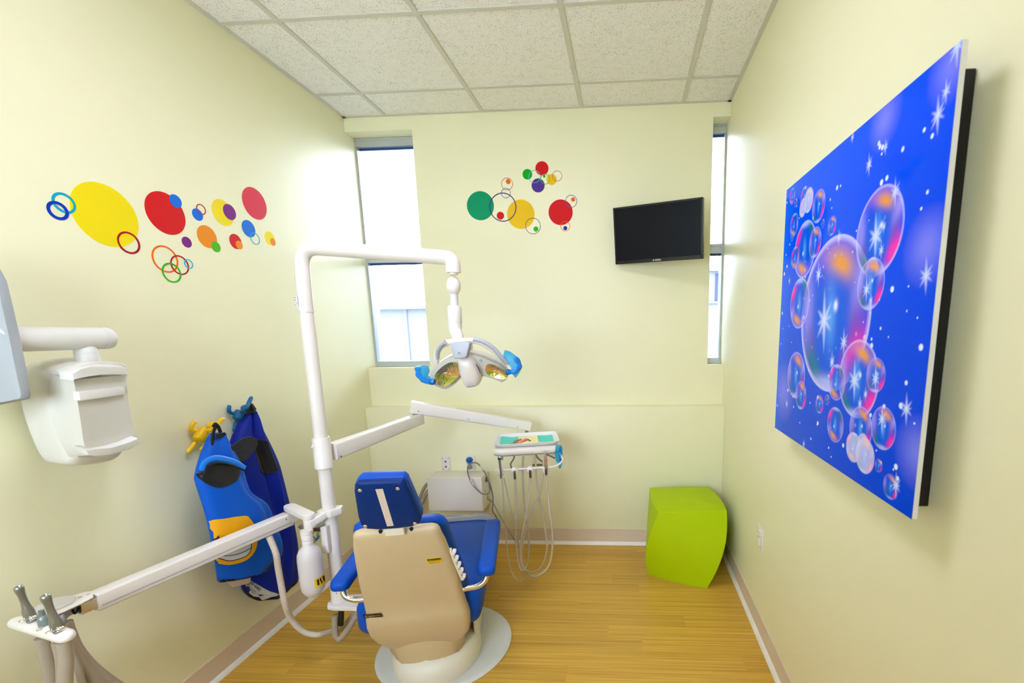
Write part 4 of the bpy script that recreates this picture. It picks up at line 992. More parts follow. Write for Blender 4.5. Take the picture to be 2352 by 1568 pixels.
# hoses
HS = [(.0034, [(1.0967,-0.645,0.6796),(1.0979,-0.645,0.5234),(1.1023,-0.645,0.2998),(1.1171,-0.645,0.1626),(1.1576,-0.645,0.0999)]+[(1.1804,-0.6,0.1067),(1.1616,-0.6,0.2624),(1.1337,-0.6,0.4452),(1.0925,-0.6,0.6715)]),
      (.0058, [(1.1659,-0.64,0.6782),(1.1614,-0.64,0.5219),(1.1542,-0.64,0.3358),(1.1623,-0.64,0.199),(1.1808,-0.64,0.1593)]+[(1.1712,-0.5,0.1139),(1.1897,-0.5,0.2274),(1.1856,-0.5,0.3469),(1.1728,-0.5,0.5034),(1.1738,-0.5,0.6948),(1.1797,-0.5,0.7626)]),
      (.0050, [(1.2476,-0.64,0.6835),(1.2235,-0.64,0.5224),(1.1902,-0.64,0.3738),(1.1737,-0.64,0.2603),(1.1851,-0.64,0.1763)]+[(1.2022,-0.5,0.067),(1.257,-0.5,0.1031),(1.2925,-0.5,0.2047),(1.2894,-0.5,0.3085),(1.2644,-0.5,0.5041),(1.2491,-0.5,0.6268),(1.2485,-0.5,0.7627)]),
      (.0056, [(1.3313,-0.64,0.6953),(1.3384,-0.64,0.5598),(1.351,-0.64,0.4129),(1.3509,-0.64,0.3007),(1.3256,-0.64,0.1863),(1.2587,-0.64,0.1251)]+[(1.1836,-0.55,0.0938),(1.1567,-0.55,0.1653),(1.1719,-0.55,0.2918),(1.2242,-0.55,0.4473),(1.2724,-0.55,0.5616),(1.297,-0.55,0.6814),(1.3033,-0.55,0.7771)])]
for r, p in HS:
    b = bm_new(); tube(b, p, r, 10, 7); obj('handpiece_hose', b, M_HOSE, du, sharp=80)
for p, r in (([(1.1136,-0.46,0.7569),(1.1191,-0.46,0.7472),(1.1073,-0.46,0.7253),(1.0956,-0.46,0.7057),(1.1006,-0.46,0.6836)], .004), ([(1.242,-0.46,0.7595),(1.2578,-0.46,0.7377),(1.283,-0.46,0.7159)], .005), ([(1.2207,-0.46,0.6999),(1.2493,-0.46,0.7017),(1.2825,-0.46,0.7025)], .006), ([(1.2989,-0.46,0.7644),(1.3269,-0.46,0.7524),(1.3501,-0.46,0.7403)], .0045), ([(1.0618,-0.5,0.7659),(1.0647,-0.5,0.7539),(1.0606,-0.5,0.7419)], .003)):
    b = bm_new(); tube(b, p, r, 8, 4); obj('short_hose', b, mat('olive_hose', (140, 128, 96), .5), du, sharp=80)
# blue wrapped side handle
b = bm_new(); sh = [Vector(p) for p in [(1.3636,-0.5,0.8232),(1.3889,-0.5,0.8196),(1.3965,-0.5,0.8043),(1.3966,-0.5,0.7425),(1.3876,-0.5,0.6971),(1.3794,-0.5,0.6958),(1.3766,-0.5,0.7186),(1.3611,-0.5,0.7425),(1.3566,-0.5,0.7853)]]
rg = [];c = sum(sh, Vector())/len(sh)
for s, dy in ((.8, -.020), (1.0, -.008), (1.0, .03), (.8, .05)): rg.append([Vector((c.x+(p.x-c.x)*s, p.y+dy, c.z+(p.z-c.z)*s)) for p in sh])
loft(b, rg, True); bmesh.ops.recalc_face_normals(b, faces=b.faces); lab(obj('barrier_sleeve', b, M_BARR, du, smooth=False), 'blue plastic barrier over the side handle')
b = bm_new(); tube(b, [(1.355, -.42, .80)]+[(1.3809,-0.48,0.8036),(1.3842,-0.48,0.7606),(1.3828,-0.48,0.7125)], .008, 10, 5); obj('side_handle', b, mat('blue_wrap', (0, 126, 206), .25), du)
# instruments in the outer holders
ins = thing('air_water_syringe', 'steel air and water syringe in the leftmost holder of the tray bar', 'syringe', HOLD[0], 'instruments on the tray bar')
p0, p1, p2, p3 = [Vector(p) for p in [(1.0928,-0.652,0.796),(1.0909,-0.652,0.7803),(1.0935,-0.652,0.7237),(1.0937,-0.652,0.6861)]]
b = bm_new(); tube(b, [p0, p1, p2, p3], .0062, 12, 5, rfun=lambda t: 1.15-.3*t); obj('handle', b, M_DSTEEL, ins, sharp=60)
b = bm_new(); add_box(b, p0+Vector((-.001, 0, .002)), (.020, .016, .020), None, .004, 2); obj('head', b, M_STEEL, ins)
b = bm_new(); tube(b, [(1.1042,-0.65,0.791),(1.1078,-0.65,0.7977),(1.1039,-0.65,0.8067)], .002, 8, 4); obj('nozzle', b, M_STEEL, ins)
ins = thing('scaler_handpiece', 'slim grey scaler with an orange band in the rightmost holder of the tray bar', 'handpiece', HOLD[3], 'instruments on the tray bar')
p0, p1 = [Vector(p) for p in [(1.3334,-0.652,0.8399),(1.3337,-0.652,0.7426)]]
ax = (p0-p1).normalized(); L0 = (p0-p1).length
b = bm_new(); lathe(b, [(.0068, 0), (.0082, .004), (.0088, L0*.3), (.0076, L0*.55), (.0052, L0*.8), (.0022, L0*.97), (.0012, L0)], p1, ax, 16); obj('body', b, mat('warm_grey_metal', (176, 160, 136), .3, metal=.5), ins, sharp=60)
b = bm_new(); lathe(b, [(.0087, 0), (.0087, .006)], p1+ax*L0*.43, ax, 16); lab(obj('band', b, M_OR, ins), 'orange band')
b = bm_new(); cyl(b, p1+ax*.002, p1-ax*.036, .0072, .006, 14, .001); obj('coupling', b, mat('brown_steel', (130, 116, 100), .25, metal=.9), ins)
# tray on top
tr = thing('instrument_tray', 'white rimmed plastic tray resting on the tray head', 'tray', TC+Vector((0, 0, .017)))
CHM = Matrix.Translation(TC+Vector((0, 0, .0172))) @ Matrix.Rotation(TA+.02, 4, 'Z')
b = bm_new()
rr = lambda sx, sy, z, r=.03: [Vector((x, y, z)) for x, y in rrect(sx, sy, r, 6)]
loft(b, [rr(.150, .106, .0, .024), rr(.166, .118, .006), rr(.174, .126, .019), rr(.178, .130, .021), rr(.1785, .1305, .0235), rr(.176, .128, .0245), rr(.172, .124, .022), rr(.162, .115, .0085), rr(.148, .104, .004, .024)], True)
bmesh.ops.recalc_face_normals(b, faces=b.faces); obj('tray_body', b, M_TRAYT, tr, sharp=60)
b = bm_new(); g = [];
for j in range(9):
    row_ = []
    for i in range(25):
        x = -.150+.301*i/24; y = -.106+.208*j/8
        lift = .0025+.0035*max(0, (j-5)/3)*math.sin(i*.8)*(1 if i < 9 else .3)+ (.004 if (i < 2 and j > 6) else 0)
        row_.append(Vector((x, y, .0062+lift)))
    g.append(row_)
vv = [[b.verts.new(p) for p in r] for r in g]
for j in range(8):
    for i in range(24):
        f = b.faces.new((vv[j][i], vv[j][i+1], vv[j+1][i+1], vv[j+1][i])); f.material_index = 1 if 8 <= i < 17 else 0
CHM_ = CHM
ln = obj('tray_liner', b, [M_TEAL, M_PYEL]); tag(ln, 'paper liner in teal and pale yellow bands lying in the white tray', 'paper')
ph = thing('prophy_handpiece', 'small steel and salmon pink polishing handpiece lying on the tray liner', 'handpiece', CHM_ @ Vector((-.05, -.045, .006)))
b = bm_new(); tube(b, [(-.105, -.085, .0125), (-.07, -.068, .0135), (-.04, -.050, .0145)], .0055, 12, 4, rfun=lambda t: .5+.7*t); obj('nose', b, M_STEEL, ph)
b = bm_new(); tube(b, [(-.052, -.075, .013), (-.03, -.045, .015), (-.005, -.012, .0175)], .0075, 12, 4); lab(obj('body', b, M_PINK, ph), 'salmon pink sleeve')
b = bm_new(); tube(b, [(-.07, -.04, .014), (-.055, -.02, .016), (-.03, -.012, .016)], .006, 10, 4); obj('clip', b, mat('tan_metal', (190, 160, 130), .35, metal=.6), ph)
b = bm_new(); tube(b, [(-.004, -.011, .0175), (.010, -.018, .014), (.020, -.035, .0095)], .0035, 10, 4); obj('tip', b, M_DGREY, ph)
CHM = None

# ================================================================== assistant arm
aa = thing('assistant_arm', 'white long swing arm reaching left with suction tools on its end', 'arm', (PX, PY, .68))
b = bm_new(); prism(b, [(PX-.036, PY-.030, .672), (PX-.005, PY-.042, .672), (PX+.030, PY-.036, .672), (PX+.052, PY+.005, .672), (PX+.040, PY+.038, .672), (PX-.01, PY+.040, .672), (PX-.036, PY+.02, .672)], (0, 0, .030), .004, 2); obj('collar', b, M_WHITE, aa)
PV = Vector((.420, -1.178, .66))
b = bm_new(); beam(b, (PX-.004, PY-.03, .685), (PV.x, PV.y-.004, .668), .042, .030, .032, .005); obj('link', b, M_WHITE, aa)
b = bm_new(); cyl(b, PV+Vector((0, 0, -.012)), PV+Vector((0, 0, .028)), .0225, n=24, bev=.003); obj('pivot', b, M_WHITE, aa)
EV = Vector((.270, -1.088, .70))
d = (EV-PV); d.z = 0; d.normalize(); s = Vector((-d.y, d.x, 0)); pl = []
for c, a0 in ((Vector((PV.x, PV.y, .686)), PI), (Vector((EV.x, EV.y, .686)), 0)):
    for i in range(9):
        a = a0-PI/2+PI*i/8; pl.append(c+(d*math.cos(a)+s*math.sin(a))*.0235)
b = bm_new(); prism(b, pl, (0, 0, .024), .004, 3); obj('link', b, M_WHITE, aa)
G0 = Vector((.272, -1.108, .655)); G1 = Vector((0.1488,-1.7468,0.668))
b = bm_new(); beam(b, (EV.x+.012, EV.y+.012, .662), G0.lerp(G1, .04), .050, .040, .040, .004); obj('knuckle', b, M_WHITE, aa)
b = bm_new(); beam(b, G0, G1, .052, .056, .052, .005); la = obj('long_arm', b, M_WHITE, aa)
dg = (G1-G0).normalized(); sg = dg.cross(Vector((0, 0, 1))).normalized()
if sg.x < 0: sg = -sg
ug = sg.cross(dg).normalized()
if ug.z < 0: ug = -ug
b = bm_new(); add_box(b, G0.lerp(G1, .5)+sg*.0262-ug*.010, (.0012, (G1-G0).length*.98, .0016), Matrix((sg, dg, ug)).transposed()); add_box(b, G0.lerp(G1, .5)+sg*.0262-ug*.013, (.0012, (G1-G0).length*.98, .0016), Matrix((sg, dg, ug)).transposed()); obj('groove', b, M_GREY, la)
b = bm_new(); lathe(b, [(.003, 0), (.002, .001)], G0.lerp(G1, .05)+sg*.0262+ug*.012, sg, 10); obj('screw', b, M_BLACK, la)
# end bracket
ZP = .688
b = bm_new(); beam(b, G1-dg*.03, G1+dg*.035, .040, .034, .034, .003); obj('end_knuckle', b, mat('steel_fork', (206, 196, 178), .25, metal=.7), aa)
b = bm_new(); prism(b, [(0.1563,-1.7485,0.69),(0.1241,-1.7315,0.69),(0.1093,-1.7411,0.69),(0.0972,-1.761,0.69),(0.0966,-1.7951,0.69),(0.1302,-1.8359,0.69),(0.1599,-1.8488,0.69),(0.1659,-1.8393,0.69),(0.1702,-1.8187,0.69),(0.1746,-1.7925,0.69),(0.172,-1.7585,0.69)], (0, 0, .004), .001, 1); pl_ = obj('end_plate', b, M_WHITE, aa)
for p in [(0.1373,-1.7651,0.6935),(0.1437,-1.7501,0.6935)]:
    b = bm_new(); lathe(b, [(.0052, 0), (.005, .002), (.002, .003)], p, (0, 0, 1), 14); obj('bolt', b, M_CHROME, pl_)
DC = Vector((0.1116,-1.8055,0.695))
b = bm_new(); lathe(b, [(.040, -.004), (.0405, .004), (.038, .007), (.0, .0075)], DC, (0, 0, 1), 36); lab(obj('pivot_cap', b, mat('greige_plastic', (206, 198, 182), .4), aa), 'round greige cap')
b = bm_new(); lathe(b, [(.036, -.034), (.040, -.012), (.040, -.005)], DC, (0, 0, 1), 30); obj('pivot_body', b, M_GREY, aa)
b = bm_new(); beam(b, Vector((DC.x, DC.y, .672)), Vector((0.1631,-1.8634,0.672)), .05, .030, .026, .004); obj('rack_stem', b, M_GREY, aa)
b = bm_new(); tube(b, [(0.1453,-1.7941,0.674),(0.1754,-1.8109,0.674),(0.1558,-1.7856,0.674),(0.1828,-1.8042,0.674)], .003, 8, 4); obj('bracket_spring', b, M_BLACK, aa)
# holder rack
RL = Vector((0.0951,-1.8764,0.69)); RR = Vector((0.2965,-1.924,0.69)); rd = (RR-RL).normalized()
b = bm_new(); rg = []
for u, s in ((-.022, .25), (-.018, .6), (-.010, .86), (0, 1.0), (.25, 1.0), (.5, 1.02), (.75, 1.04), (1.0, 1.06)):
    L_ = (RR-RL).length; p = RL+rd*(L_*u if u > 0 else u)
    rg.append([p+Vector((-rd.y, rd.x, 0))*(x*s)+Vector((0, 0, 1))*(y*s) for x, y in rrect(.0175, .0150, .0145, 5)])
for o_, s in ((.010, .94), (.018, .7), (.023, .3)): rg.append([RR+rd*o_+Vector((-rd.y, rd.x, 0))*(x*s)+Vector((0, 0, 1))*(y*s) for x, y in rrect(.0175, .0150, .0145, 5)])
loft(b, rg, True); bmesh.ops.recalc_face_normals(b, faces=b.faces); obj('holder_rack', b, M_WHITE, aa, sharp=70)
V1b = Vector((0.158,-1.8889,0.7105)); V1t = Vector((0.1535,-1.8956,0.8099))
V2b = Vector((0.2801,-1.9227,0.7055)); V2t = Vector((0.2755,-1.9297,0.8089))
V3b = Vector((0.2174,-1.9047,0.7029)); V3t = Vector((0.2171,-1.9051,0.7487))
def valve(nm, label, bs, tp, k, rings=True):
    t = thing(nm, label, 'suction valve', bs, 'suction valves on the assistant arm'); ax = (tp-bs).normalized(); L_ = (tp-bs).length
    b = bm_new(); pr = [(.0095*k, -.012), (.0100*k, 0), (.0115*k, L_*.10), (.0112*k, L_*.24), (.0082*k, L_*.40), (.0070*k, L_*.56), (.0074*k, L_*.74), (.0092*k, L_*.88), (.0095*k, L_*.94), (.0086*k, L_*.985), (.0068*k, L_), (.0058*k, L_*.985), (.0054*k, L_*.86), (.001, L_*.84)]
    lathe(b, pr, bs, ax, 24); obj('body', b, M_DSTEEL, t, sharp=50)
    b = bm_new(); lathe(b, [(.0055*k, 0), (.0055*k, .0012)], bs+ax*L_*.85, ax, 18); obj('bore', b, M_BLACK, t)
    f = Vector((.80, -.58, .1)); sd = ax.cross(f).normalized()
    b = bm_new(); cyl(b, bs-ax*L_*.06+f*.004, bs+ax*L_*.04+f*.012*k, .0085*k, .0080*k, 18, .002); obj('lever_hub', b, M_STEEL, t)
    b = bm_new(); ellipsoid(b, bs+ax*L_*.06+f*.013*k+sd*.004*k, .0075*k, .0075*k, .0062*k, None, 16, 10); obj('lever_knob', b, M_CHROME, t)
    c = bs+ax*L_*.08+f*.010*k-sd*.010*k
    b = bm_new(); tube(b, [c+(sd*math.cos(2*PI*i/12)*.009+f*math.sin(2*PI*i/12)*.006)*k for i in range(12)], .0014, 8, 2, closed=True); obj('lever_ring', b, M_CHROME, t)
    return t
valve('suction_valve', 'tall grey suction valve at the left end of the white holder rack', V1b, V1t, 1.0)
valve('suction_valve', 'tall grey suction valve at the right end of the white holder rack', V2b, V2t, 1.05)
t = thing('saliva_valve', 'short dark grey saliva valve between the two tall suction valves', 'suction valve', V3b, 'suction valves on the assistant arm')
ax = (V3t-V3b).normalized(); L_ = (V3t-V3b).length
b = bm_new(); lathe(b, [(.009, -.015), (.011, 0), (.0115, L_*.45), (.0105, L_*.55), (.0062, L_*.66), (.0058, L_), (.003, L_), (.001, L_*.9)], V3b, ax, 20); obj('body', b, mat('grey_green_metal', (134, 144, 136), .4, metal=.4), t)
b = bm_new(); ellipsoid(b, V3b+Vector((.010, -.008, .0)), .006, .006, .005); obj('lever_knob', b, M_CHROME, t)
b = bm_new(); c = V3b+Vector((.006, -.015, .003)); tube(b, [c+Vector((math.cos(2*PI*i/12)*.005, math.sin(2*PI*i/12)*.006, .002*math.sin(2*PI*i/12))) for i in range(12)], .0011, 8, 2, closed=True); obj('lever_ring', b, M_CHROME, t)
# suction hoses
for a, r, nm, rest in (([(0.167,-1.8844,0.653),(0.1668,-1.8846,0.6084),(0.1669,-1.8844,0.5491),(0.1655,-1.8866,0.5081),(0.1632,-1.89,0.4569)], .0140, 'suction_hose', [(.38, -1.85, .12), (.42, -1.84, .03), (.55, -1.80, .02)]),
                 ([(0.2829,-1.9185,0.6706),(0.2811,-1.9213,0.6244),(0.2776,-1.9265,0.5879),(0.2745,-1.9312,0.5509),(0.2706,-1.9371,0.5045)], .0150, 'suction_hose', [(.44, -1.88, .12), (.48, -1.87, .04), (.62, -1.84, .02)]),
                 ([(0.2232,-1.8958,0.6477),(0.2231,-1.8961,0.6024),(0.2211,-1.8991,0.5631),(0.2183,-1.9032,0.5244),(0.2148,-1.9086,0.4761)], .0090, 'saliva_hose', [(.40, -1.87, .12), (.44, -1.85, .03), (.55, -1.90, .015)]),
                 ([(0.1546,-1.8213,0.6526),(0.1559,-1.8193,0.6141),(0.1592,-1.8143,0.5619),(0.1669,-1.8026,0.5078),(0.1775,-1.7866,0.4557),(0.1909,-1.7665,0.4011),(0.205,-1.7452,0.3464)], .0150, 'suction_hose', [(.50, -1.74, .05), (.58, -1.78, .03), (.7, -1.78, .02)]),
                 ([(0.1614,-1.8291,0.6561),(0.162,-1.8282,0.5991),(0.165,-1.8238,0.5428),(0.1744,-1.8096,0.4819),(0.1841,-1.7948,0.4188),(0.1937,-1.7804,0.3565)], .0150, 'suction_hose', [(.47, -1.80, .06), (.56, -1.84, .03), (.68, -1.88, .02)]),
                 ([(0.1775,-1.8412,0.6115),(0.1799,-1.8375,0.5499),(0.1818,-1.8347,0.5078),(0.1819,-1.8345,0.4516),(0.1822,-1.8341,0.4059)], .0085, 'saliva_hose', [(.40, -1.80, .12), (.48, -1.90, .02), (.62, -1.95, .015)])):
    b = bm_new(); tube(b, list(a)+rest, r, 14, 6); obj(nm, b, M_HOSE2, aa, sharp=80)
# corrugated hose from the arm down to the floor and the post
corr([G0.lerp(G1, .155)+Vector((0, 0, -.02))]+[(0.3007,-1.235,0.5633),(0.3023,-1.235,0.4946),(0.3054,-1.235,0.4095),(0.3111,-1.235,0.3271)]+[(0.2914,-1.19,0.2236),(0.3368,-1.19,0.169),(0.401,-1.19,0.1541)]+[(0.4166,-1.12,0.12)], .0118, .0045, .05, M_HOSE, 'corrugated_hose', aa)
# junction below the pivot: plate, cover, wires
b = bm_new(); prism(b, [(0.356,-1.1664,0.64),(0.3464,-1.1418,0.64),(0.4111,-1.1205,0.64),(0.43,-1.1115,0.64),(0.4545,-1.1365,0.64),(0.4465,-1.1642,0.64),(0.4174,-1.1784,0.64),(0.3743,-1.1795,0.64)], (0, 0, .003), .0008, 1); obj('mount_plate', b, M_STEEL, aa)
b = bm_new(); prism(b, [(0.439,-1.148,0.635),(0.4675,-1.148,0.6373),(0.4655,-1.148,0.5166),(0.4366,-1.148,0.5134)], (0, .022, 0), .002, 1); obj('junction_cover', b, M_WHITE, aa)
b = bm_new(); prism(b, [(0.4106,-1.15,0.6293),(0.4399,-1.15,0.6308),(0.4398,-1.15,0.6157),(0.4107,-1.15,0.6148)], (0, .012, 0), .001, 1); obj('terminal_block', b, mat('brown_plastic', (120, 84, 40), .5), aa)
for pts, rgb in (([(0.4116,-1.158,0.6317),(0.3955,-1.158,0.6113),(0.396,-1.158,0.586),(0.4089,-1.158,0.5709),(0.4275,-1.158,0.5813),(0.4381,-1.158,0.6068)], (20, 130, 150)), ([(0.4187,-1.156,0.6208),(0.4094,-1.156,0.6055),(0.4149,-1.156,0.5903),(0.4288,-1.156,0.5829),(0.4406,-1.156,0.5983)], (24, 100, 130)), ([(0.3964,-1.16,0.6072),(0.4068,-1.16,0.582),(0.4272,-1.16,0.5874),(0.4439,-1.16,0.6028)], (30, 130, 170)), ([(0.427,-1.154,0.6199),(0.427,-1.154,0.5997),(0.4164,-1.154,0.5741),(0.4102,-1.154,0.5638)], (190, 190, 30)), ([(0.4369,-1.154,0.62),(0.432,-1.154,0.5997),(0.4242,-1.154,0.5768)], (24, 120, 130))):
    b = bm_new(); tube(b, pts, .0017, 8, 5); obj('wire', b, mat('wire_%d_%d' % rgb[:2], rgb, .4), aa)

# ================================================================== water bottle
BX, BY = .4215, -1.205
wbt = thing('water_bottle', 'translucent white water bottle with a yellow label hanging under the arm pivot', 'bottle', (BX, BY, .355))
b = bm_new(); lathe(b, [(.016, .352), (.031, .362), (.043, .385), (.0465, .41), (.0465, .52), (.044, .545), (.036, .565), (.022, .578), (.019, .59)], (BX, BY, 0), (0, 0, 1), 32); bo = obj('body', b, M_BOTTLE, wbt, sharp=60)
b = bm_new(); lathe(b, [(.0205, .588), (.0205, .604), (.0195, .606), (.0215, .608), (.0215, .628), (.020, .630), (.023, .632), (.023, .648)], (BX, BY, 0), (0, 0, 1), 24); obj('cap', b, M_WHITE, wbt)
def sector(r, a0, a1, z0, z1, n=14, skew=0.0):
    b = bm_new(); vs = [[b.verts.new((BX+r*math.cos(a0+(a1-a0)*i/n), BY+r*math.sin(a0+(a1-a0)*i/n), z+skew*i/n)) for i in range(n+1)] for z in (z0, z1)]
    for i in range(n): b.faces.new((vs[0][i], vs[0][i+1], vs[1][i+1], vs[1][i]))
    return b
a0, a1 = math.radians(-46), math.radians(28)
lb_ = lab(obj('label', sector(.0469, a0, a1, .405, .447, 16), M_LBL, wbt), 'yellow label with dark vertical text lines')
for f0, f1, z0, z1 in ((.16, .30, .414, .440), (.36, .46, .426, .441), (.42, .52, .414, .428), (.58, .66, .428, .442), (.64, .84, .415, .440)):
    obj('print', sector(.0472, a0+(a1-a0)*f0, a0+(a1-a0)*f1, z0, z1, 6), M_INK, lb_)

# ================================================================== x-ray head on its wall arm
xr = thing('xray_head', 'ivory dental x-ray head hanging from a horizontal arm by the left wall', 'x-ray machine', (.17, -1.69, 1.09))
ob = [Vector(p) for p in [(0.07,-1.7206,1.3365),(0.07,-1.7148,1.3596),(0.07,-1.7037,1.3744),(0.07,-1.6828,1.3867),(0.07,-1.6458,1.3935),(0.07,-1.5972,1.3947)]]+[Vector((.07, -1.57, 1.385)), Vector((.07, -1.535, 1.375)), Vector((.07, -1.52, 1.35)), Vector((.07, -1.52, 1.25)), Vector((.07, -1.53, 1.12)), Vector((.07, -1.555, 1.09))]+[Vector(p) for p in [(0.07,-1.5868,1.0644),(0.07,-1.6638,1.0714),(0.07,-1.6993,1.0844),(0.07,-1.7123,1.1044),(0.07,-1.7221,1.1592),(0.07,-1.7277,1.2177),(0.07,-1.7276,1.2819)]]
OC = sum(ob, Vector())/len(ob)
def xring(pl, s, x):
    return [Vector((x, OC.y-max(0, x-.07)*.45+(p.y-OC.y)*s, OC.z+(p.z-OC.z)*s)) for p in smooth_path(pl, 3, True)]
b = bm_new(); loft(b, [xring(ob, s, x) for s, x in ((.70, .02), (.90, .025), (.98, .04), (1.0, .07), (.985, .11), (.95, .15), (.90, .18), (.80, .20))], True); bmesh.ops.recalc_face_normals(b, faces=b.faces); obj('housing', b, M_XRAY, xr, sharp=50)
# side block with face
sideL = [(0.19,-1.7601,1.3582),(0.19,-1.7736,1.315),(0.19,-1.7801,1.2666),(0.19,-1.7771,1.2198),(0.19,-1.7715,1.1716),(0.19,-1.7602,1.1238),(0.19,-1.7442,1.116)]
faceL = [(0.268,-1.7708,1.3405),(0.268,-1.771,1.3217),(0.268,-1.7726,1.2725),(0.268,-1.7745,1.219),(0.268,-1.777,1.1807),(0.268,-1.7772,1.1533),(0.268,-1.7718,1.1313)]
rgt = [(0.268,-1.6367,1.342),(0.268,-1.6432,1.3178),(0.268,-1.6472,1.2682),(0.268,-1.6479,1.2176),(0.268,-1.6464,1.1745),(0.268,-1.6439,1.1502),(0.268,-1.6414,1.13)]
b = bm_new()
v0 = [Vector(p) for p in sideL]; v1 = [Vector(p) for p in faceL]; v2 = [Vector(p) for p in rgt]; v3 = [Vector((.19, p.y+.02, p.z)) for p in v2]
R_ = [[b.verts.new(p) for p in row_] for row_ in (v0, [a.lerp(c, .5)+Vector((-.016, .006, 0)) for a, c in zip(v0, v1)], v1, [a.lerp(c, .5)+Vector((-.004, 0, 0)) for a, c in zip(v1, v2)], v2, v3)]
for i in range(len(R_)-1):
    for j in range(6): b.faces.new((R_[i][j], R_[i][j+1], R_[i+1][j+1], R_[i+1][j]))
b.faces.new([r[0] for r in R_]); b.faces.new([r[-1] for r in reversed(R_)])
b.faces.new([v for v in R_[-1]]+[v for v in reversed(R_[0])])
bmesh.ops.recalc_face_normals(b, faces=b.faces); fb = obj('face_block', b, mat('warm_ivory_plastic', (208, 203, 186), .4, var=.01), xr, sharp=40)
b = bm_new(); prism(b, [(0.283,-1.7824,1.3603),(0.283,-1.7621,1.3677),(0.283,-1.7421,1.3723),(0.283,-1.7013,1.3748),(0.283,-1.6593,1.3682),(0.283,-1.6454,1.358),(0.283,-1.6485,1.3398),(0.283,-1.6707,1.3453),(0.283,-1.6953,1.3486),(0.283,-1.7194,1.3494),(0.283,-1.7464,1.3476),(0.283,-1.7826,1.3399)], (-.045, .004, .004), .003, 2); obj('top_brow', b, M_XRAY, xr)
b = bm_new(); prism(b, [(0.262,-1.7716,1.3631),(0.262,-1.7442,1.3758),(0.262,-1.7165,1.3844),(0.262,-1.6821,1.385),(0.262,-1.6471,1.3784),(0.262,-1.6273,1.3662),(0.262,-1.6279,1.3537),(0.262,-1.6416,1.3669),(0.262,-1.6841,1.3736),(0.262,-1.7255,1.3712),(0.262,-1.7664,1.3589)], (-.05, .004, .0), .001, 1); obj('brow_top', b, M_XRAY, xr)
b = bm_new(); prism(b, [(0.29,-1.7946,1.1533),(0.29,-1.7706,1.1452),(0.29,-1.7335,1.1416),(0.29,-1.6968,1.1443),(0.29,-1.6609,1.153),(0.29,-1.651,1.1368),(0.29,-1.6832,1.1247),(0.29,-1.737,1.1214),(0.29,-1.7736,1.1278),(0.29,-1.7886,1.1361)], (-.045, .006, .010), .003, 2); obj('bottom_lip', b, M_XRAY, xr)
b = bm_new(); prism(b, [(0.277,-1.7714,1.3088),(0.277,-1.6627,1.3085),(0.277,-1.657,1.3045),(0.277,-1.6575,1.2843),(0.277,-1.769,1.2826),(0.277,-1.7726,1.2855)], (-.02, 0, 0), .003, 2); obj('release_bar', b, M_XRAY, xr)
NK = Vector((0.17,-1.6522,1.4059)); AXX, AXZ = NK.x, 1.449
b = bm_new(); lathe(b, [(.027, 1.375), (.0262, 1.402), (.0258, 1.404), (.0258, 1.4055), (.0262, 1.407), (.025, 1.416), (.020, 1.43)], (NK.x, NK.y, 0), (0, 0, 1), 28); obj('neck', b, M_XRAY, xr)
EY = (0.17,-1.5837,1.4488)[1]
b = bm_new(); lathe(b, [(.026, 0), (.0305, .003), (.0325, .009), (.0325, .024)], (AXX, EY, AXZ), (0, -1, 0), 32); obj('arm_cap', b, M_XRAY, xr)
b = bm_new(); cyl(b, (AXX, EY-.0242, AXZ), (AXX-.005, -1.836, AXZ+.002), .0318, .0325, 32); obj('arm', b, M_XRAY, xr, sharp=60)
FW = Vector((-.0573, .9844, -.1661))
pp = [(0.0522,-1.8065,1.69),(0.1504,-1.8083,1.6453),(0.1742,-1.8143,1.6018),(0.187,-1.8245,1.5368),(0.2041,-1.8363,1.4609),(0.2211,-1.8499,1.3743),(0.2339,-1.8594,1.3136),(0.2295,-1.8615,1.3029),(0.1485,-1.8685,1.2889),(0.05,-1.8777,1.2688)]
b = bm_new(); prism(b, pp, FW*.022, .004, 2); lab(obj('edge_panel', b, mat('pale_grey_panel', (166, 170, 168), .7, spec=.1), xr), 'pale grey panel at the far left edge, built as the arm wall bracket')  # panel of unknown kind, placed here as the arm's wall bracket

# ================================================================== aprons on figure hooks
from mathutils.bvhtree import BVHTree
def garment(nm, rows, x0, bulge, m, parent, fold=0.0, seed=0, n=22, back=.02, folds=()):
    b = bm_new(); rg = []
    for k, (L_, R_) in enumerate(rows):
        L_, R_ = Vector(L_), Vector(R_); fr, bk = [], []
        vv = k/(len(rows)-1)
        for i in range(n+1):
            u = i/n; p = L_.lerp(R_, u)
            e = max(0, 1-abs(2*u-1)**3.0)**.5; bg = bulge if not callable(bulge) else bulge(vv)
            f = sum(a*math.exp(-((u-(c0+c1*vv))/w_)**2) for a, c0, c1, w_ in folds)
            fr.append(Vector((x0+bg*e+(f+fold*math.sin(9*u+3*vv+seed)*(.3+.7*vv))*e, p.y, p.z)))
            bk.append(Vector((x0-back*e, p.y, p.z)))
        rg.append(fr+bk[-2:0:-1])
    loft(b, rg, True); bmesh.ops.recalc_face_normals(b, faces=b.faces)
    bv = BVHTree.FromBMesh(b)
    o = obj(nm, b, m, parent, sharp=80)
    return o, bv
def rowsmooth(rows, k=4):
    L_ = smooth_path([r[0] for r in rows], k); R_ = smooth_path([r[1] for r in rows], k); return list(zip(L_, R_))
def hit(bv, p, off):
    r = bv.ray_cast(Vector((.6, p[1], p[2])), Vector((-1, 0, 0)))
    x = r[0].x if r[0] is not None else p[0]
    return Vector((x+off, p[1], p[2]))
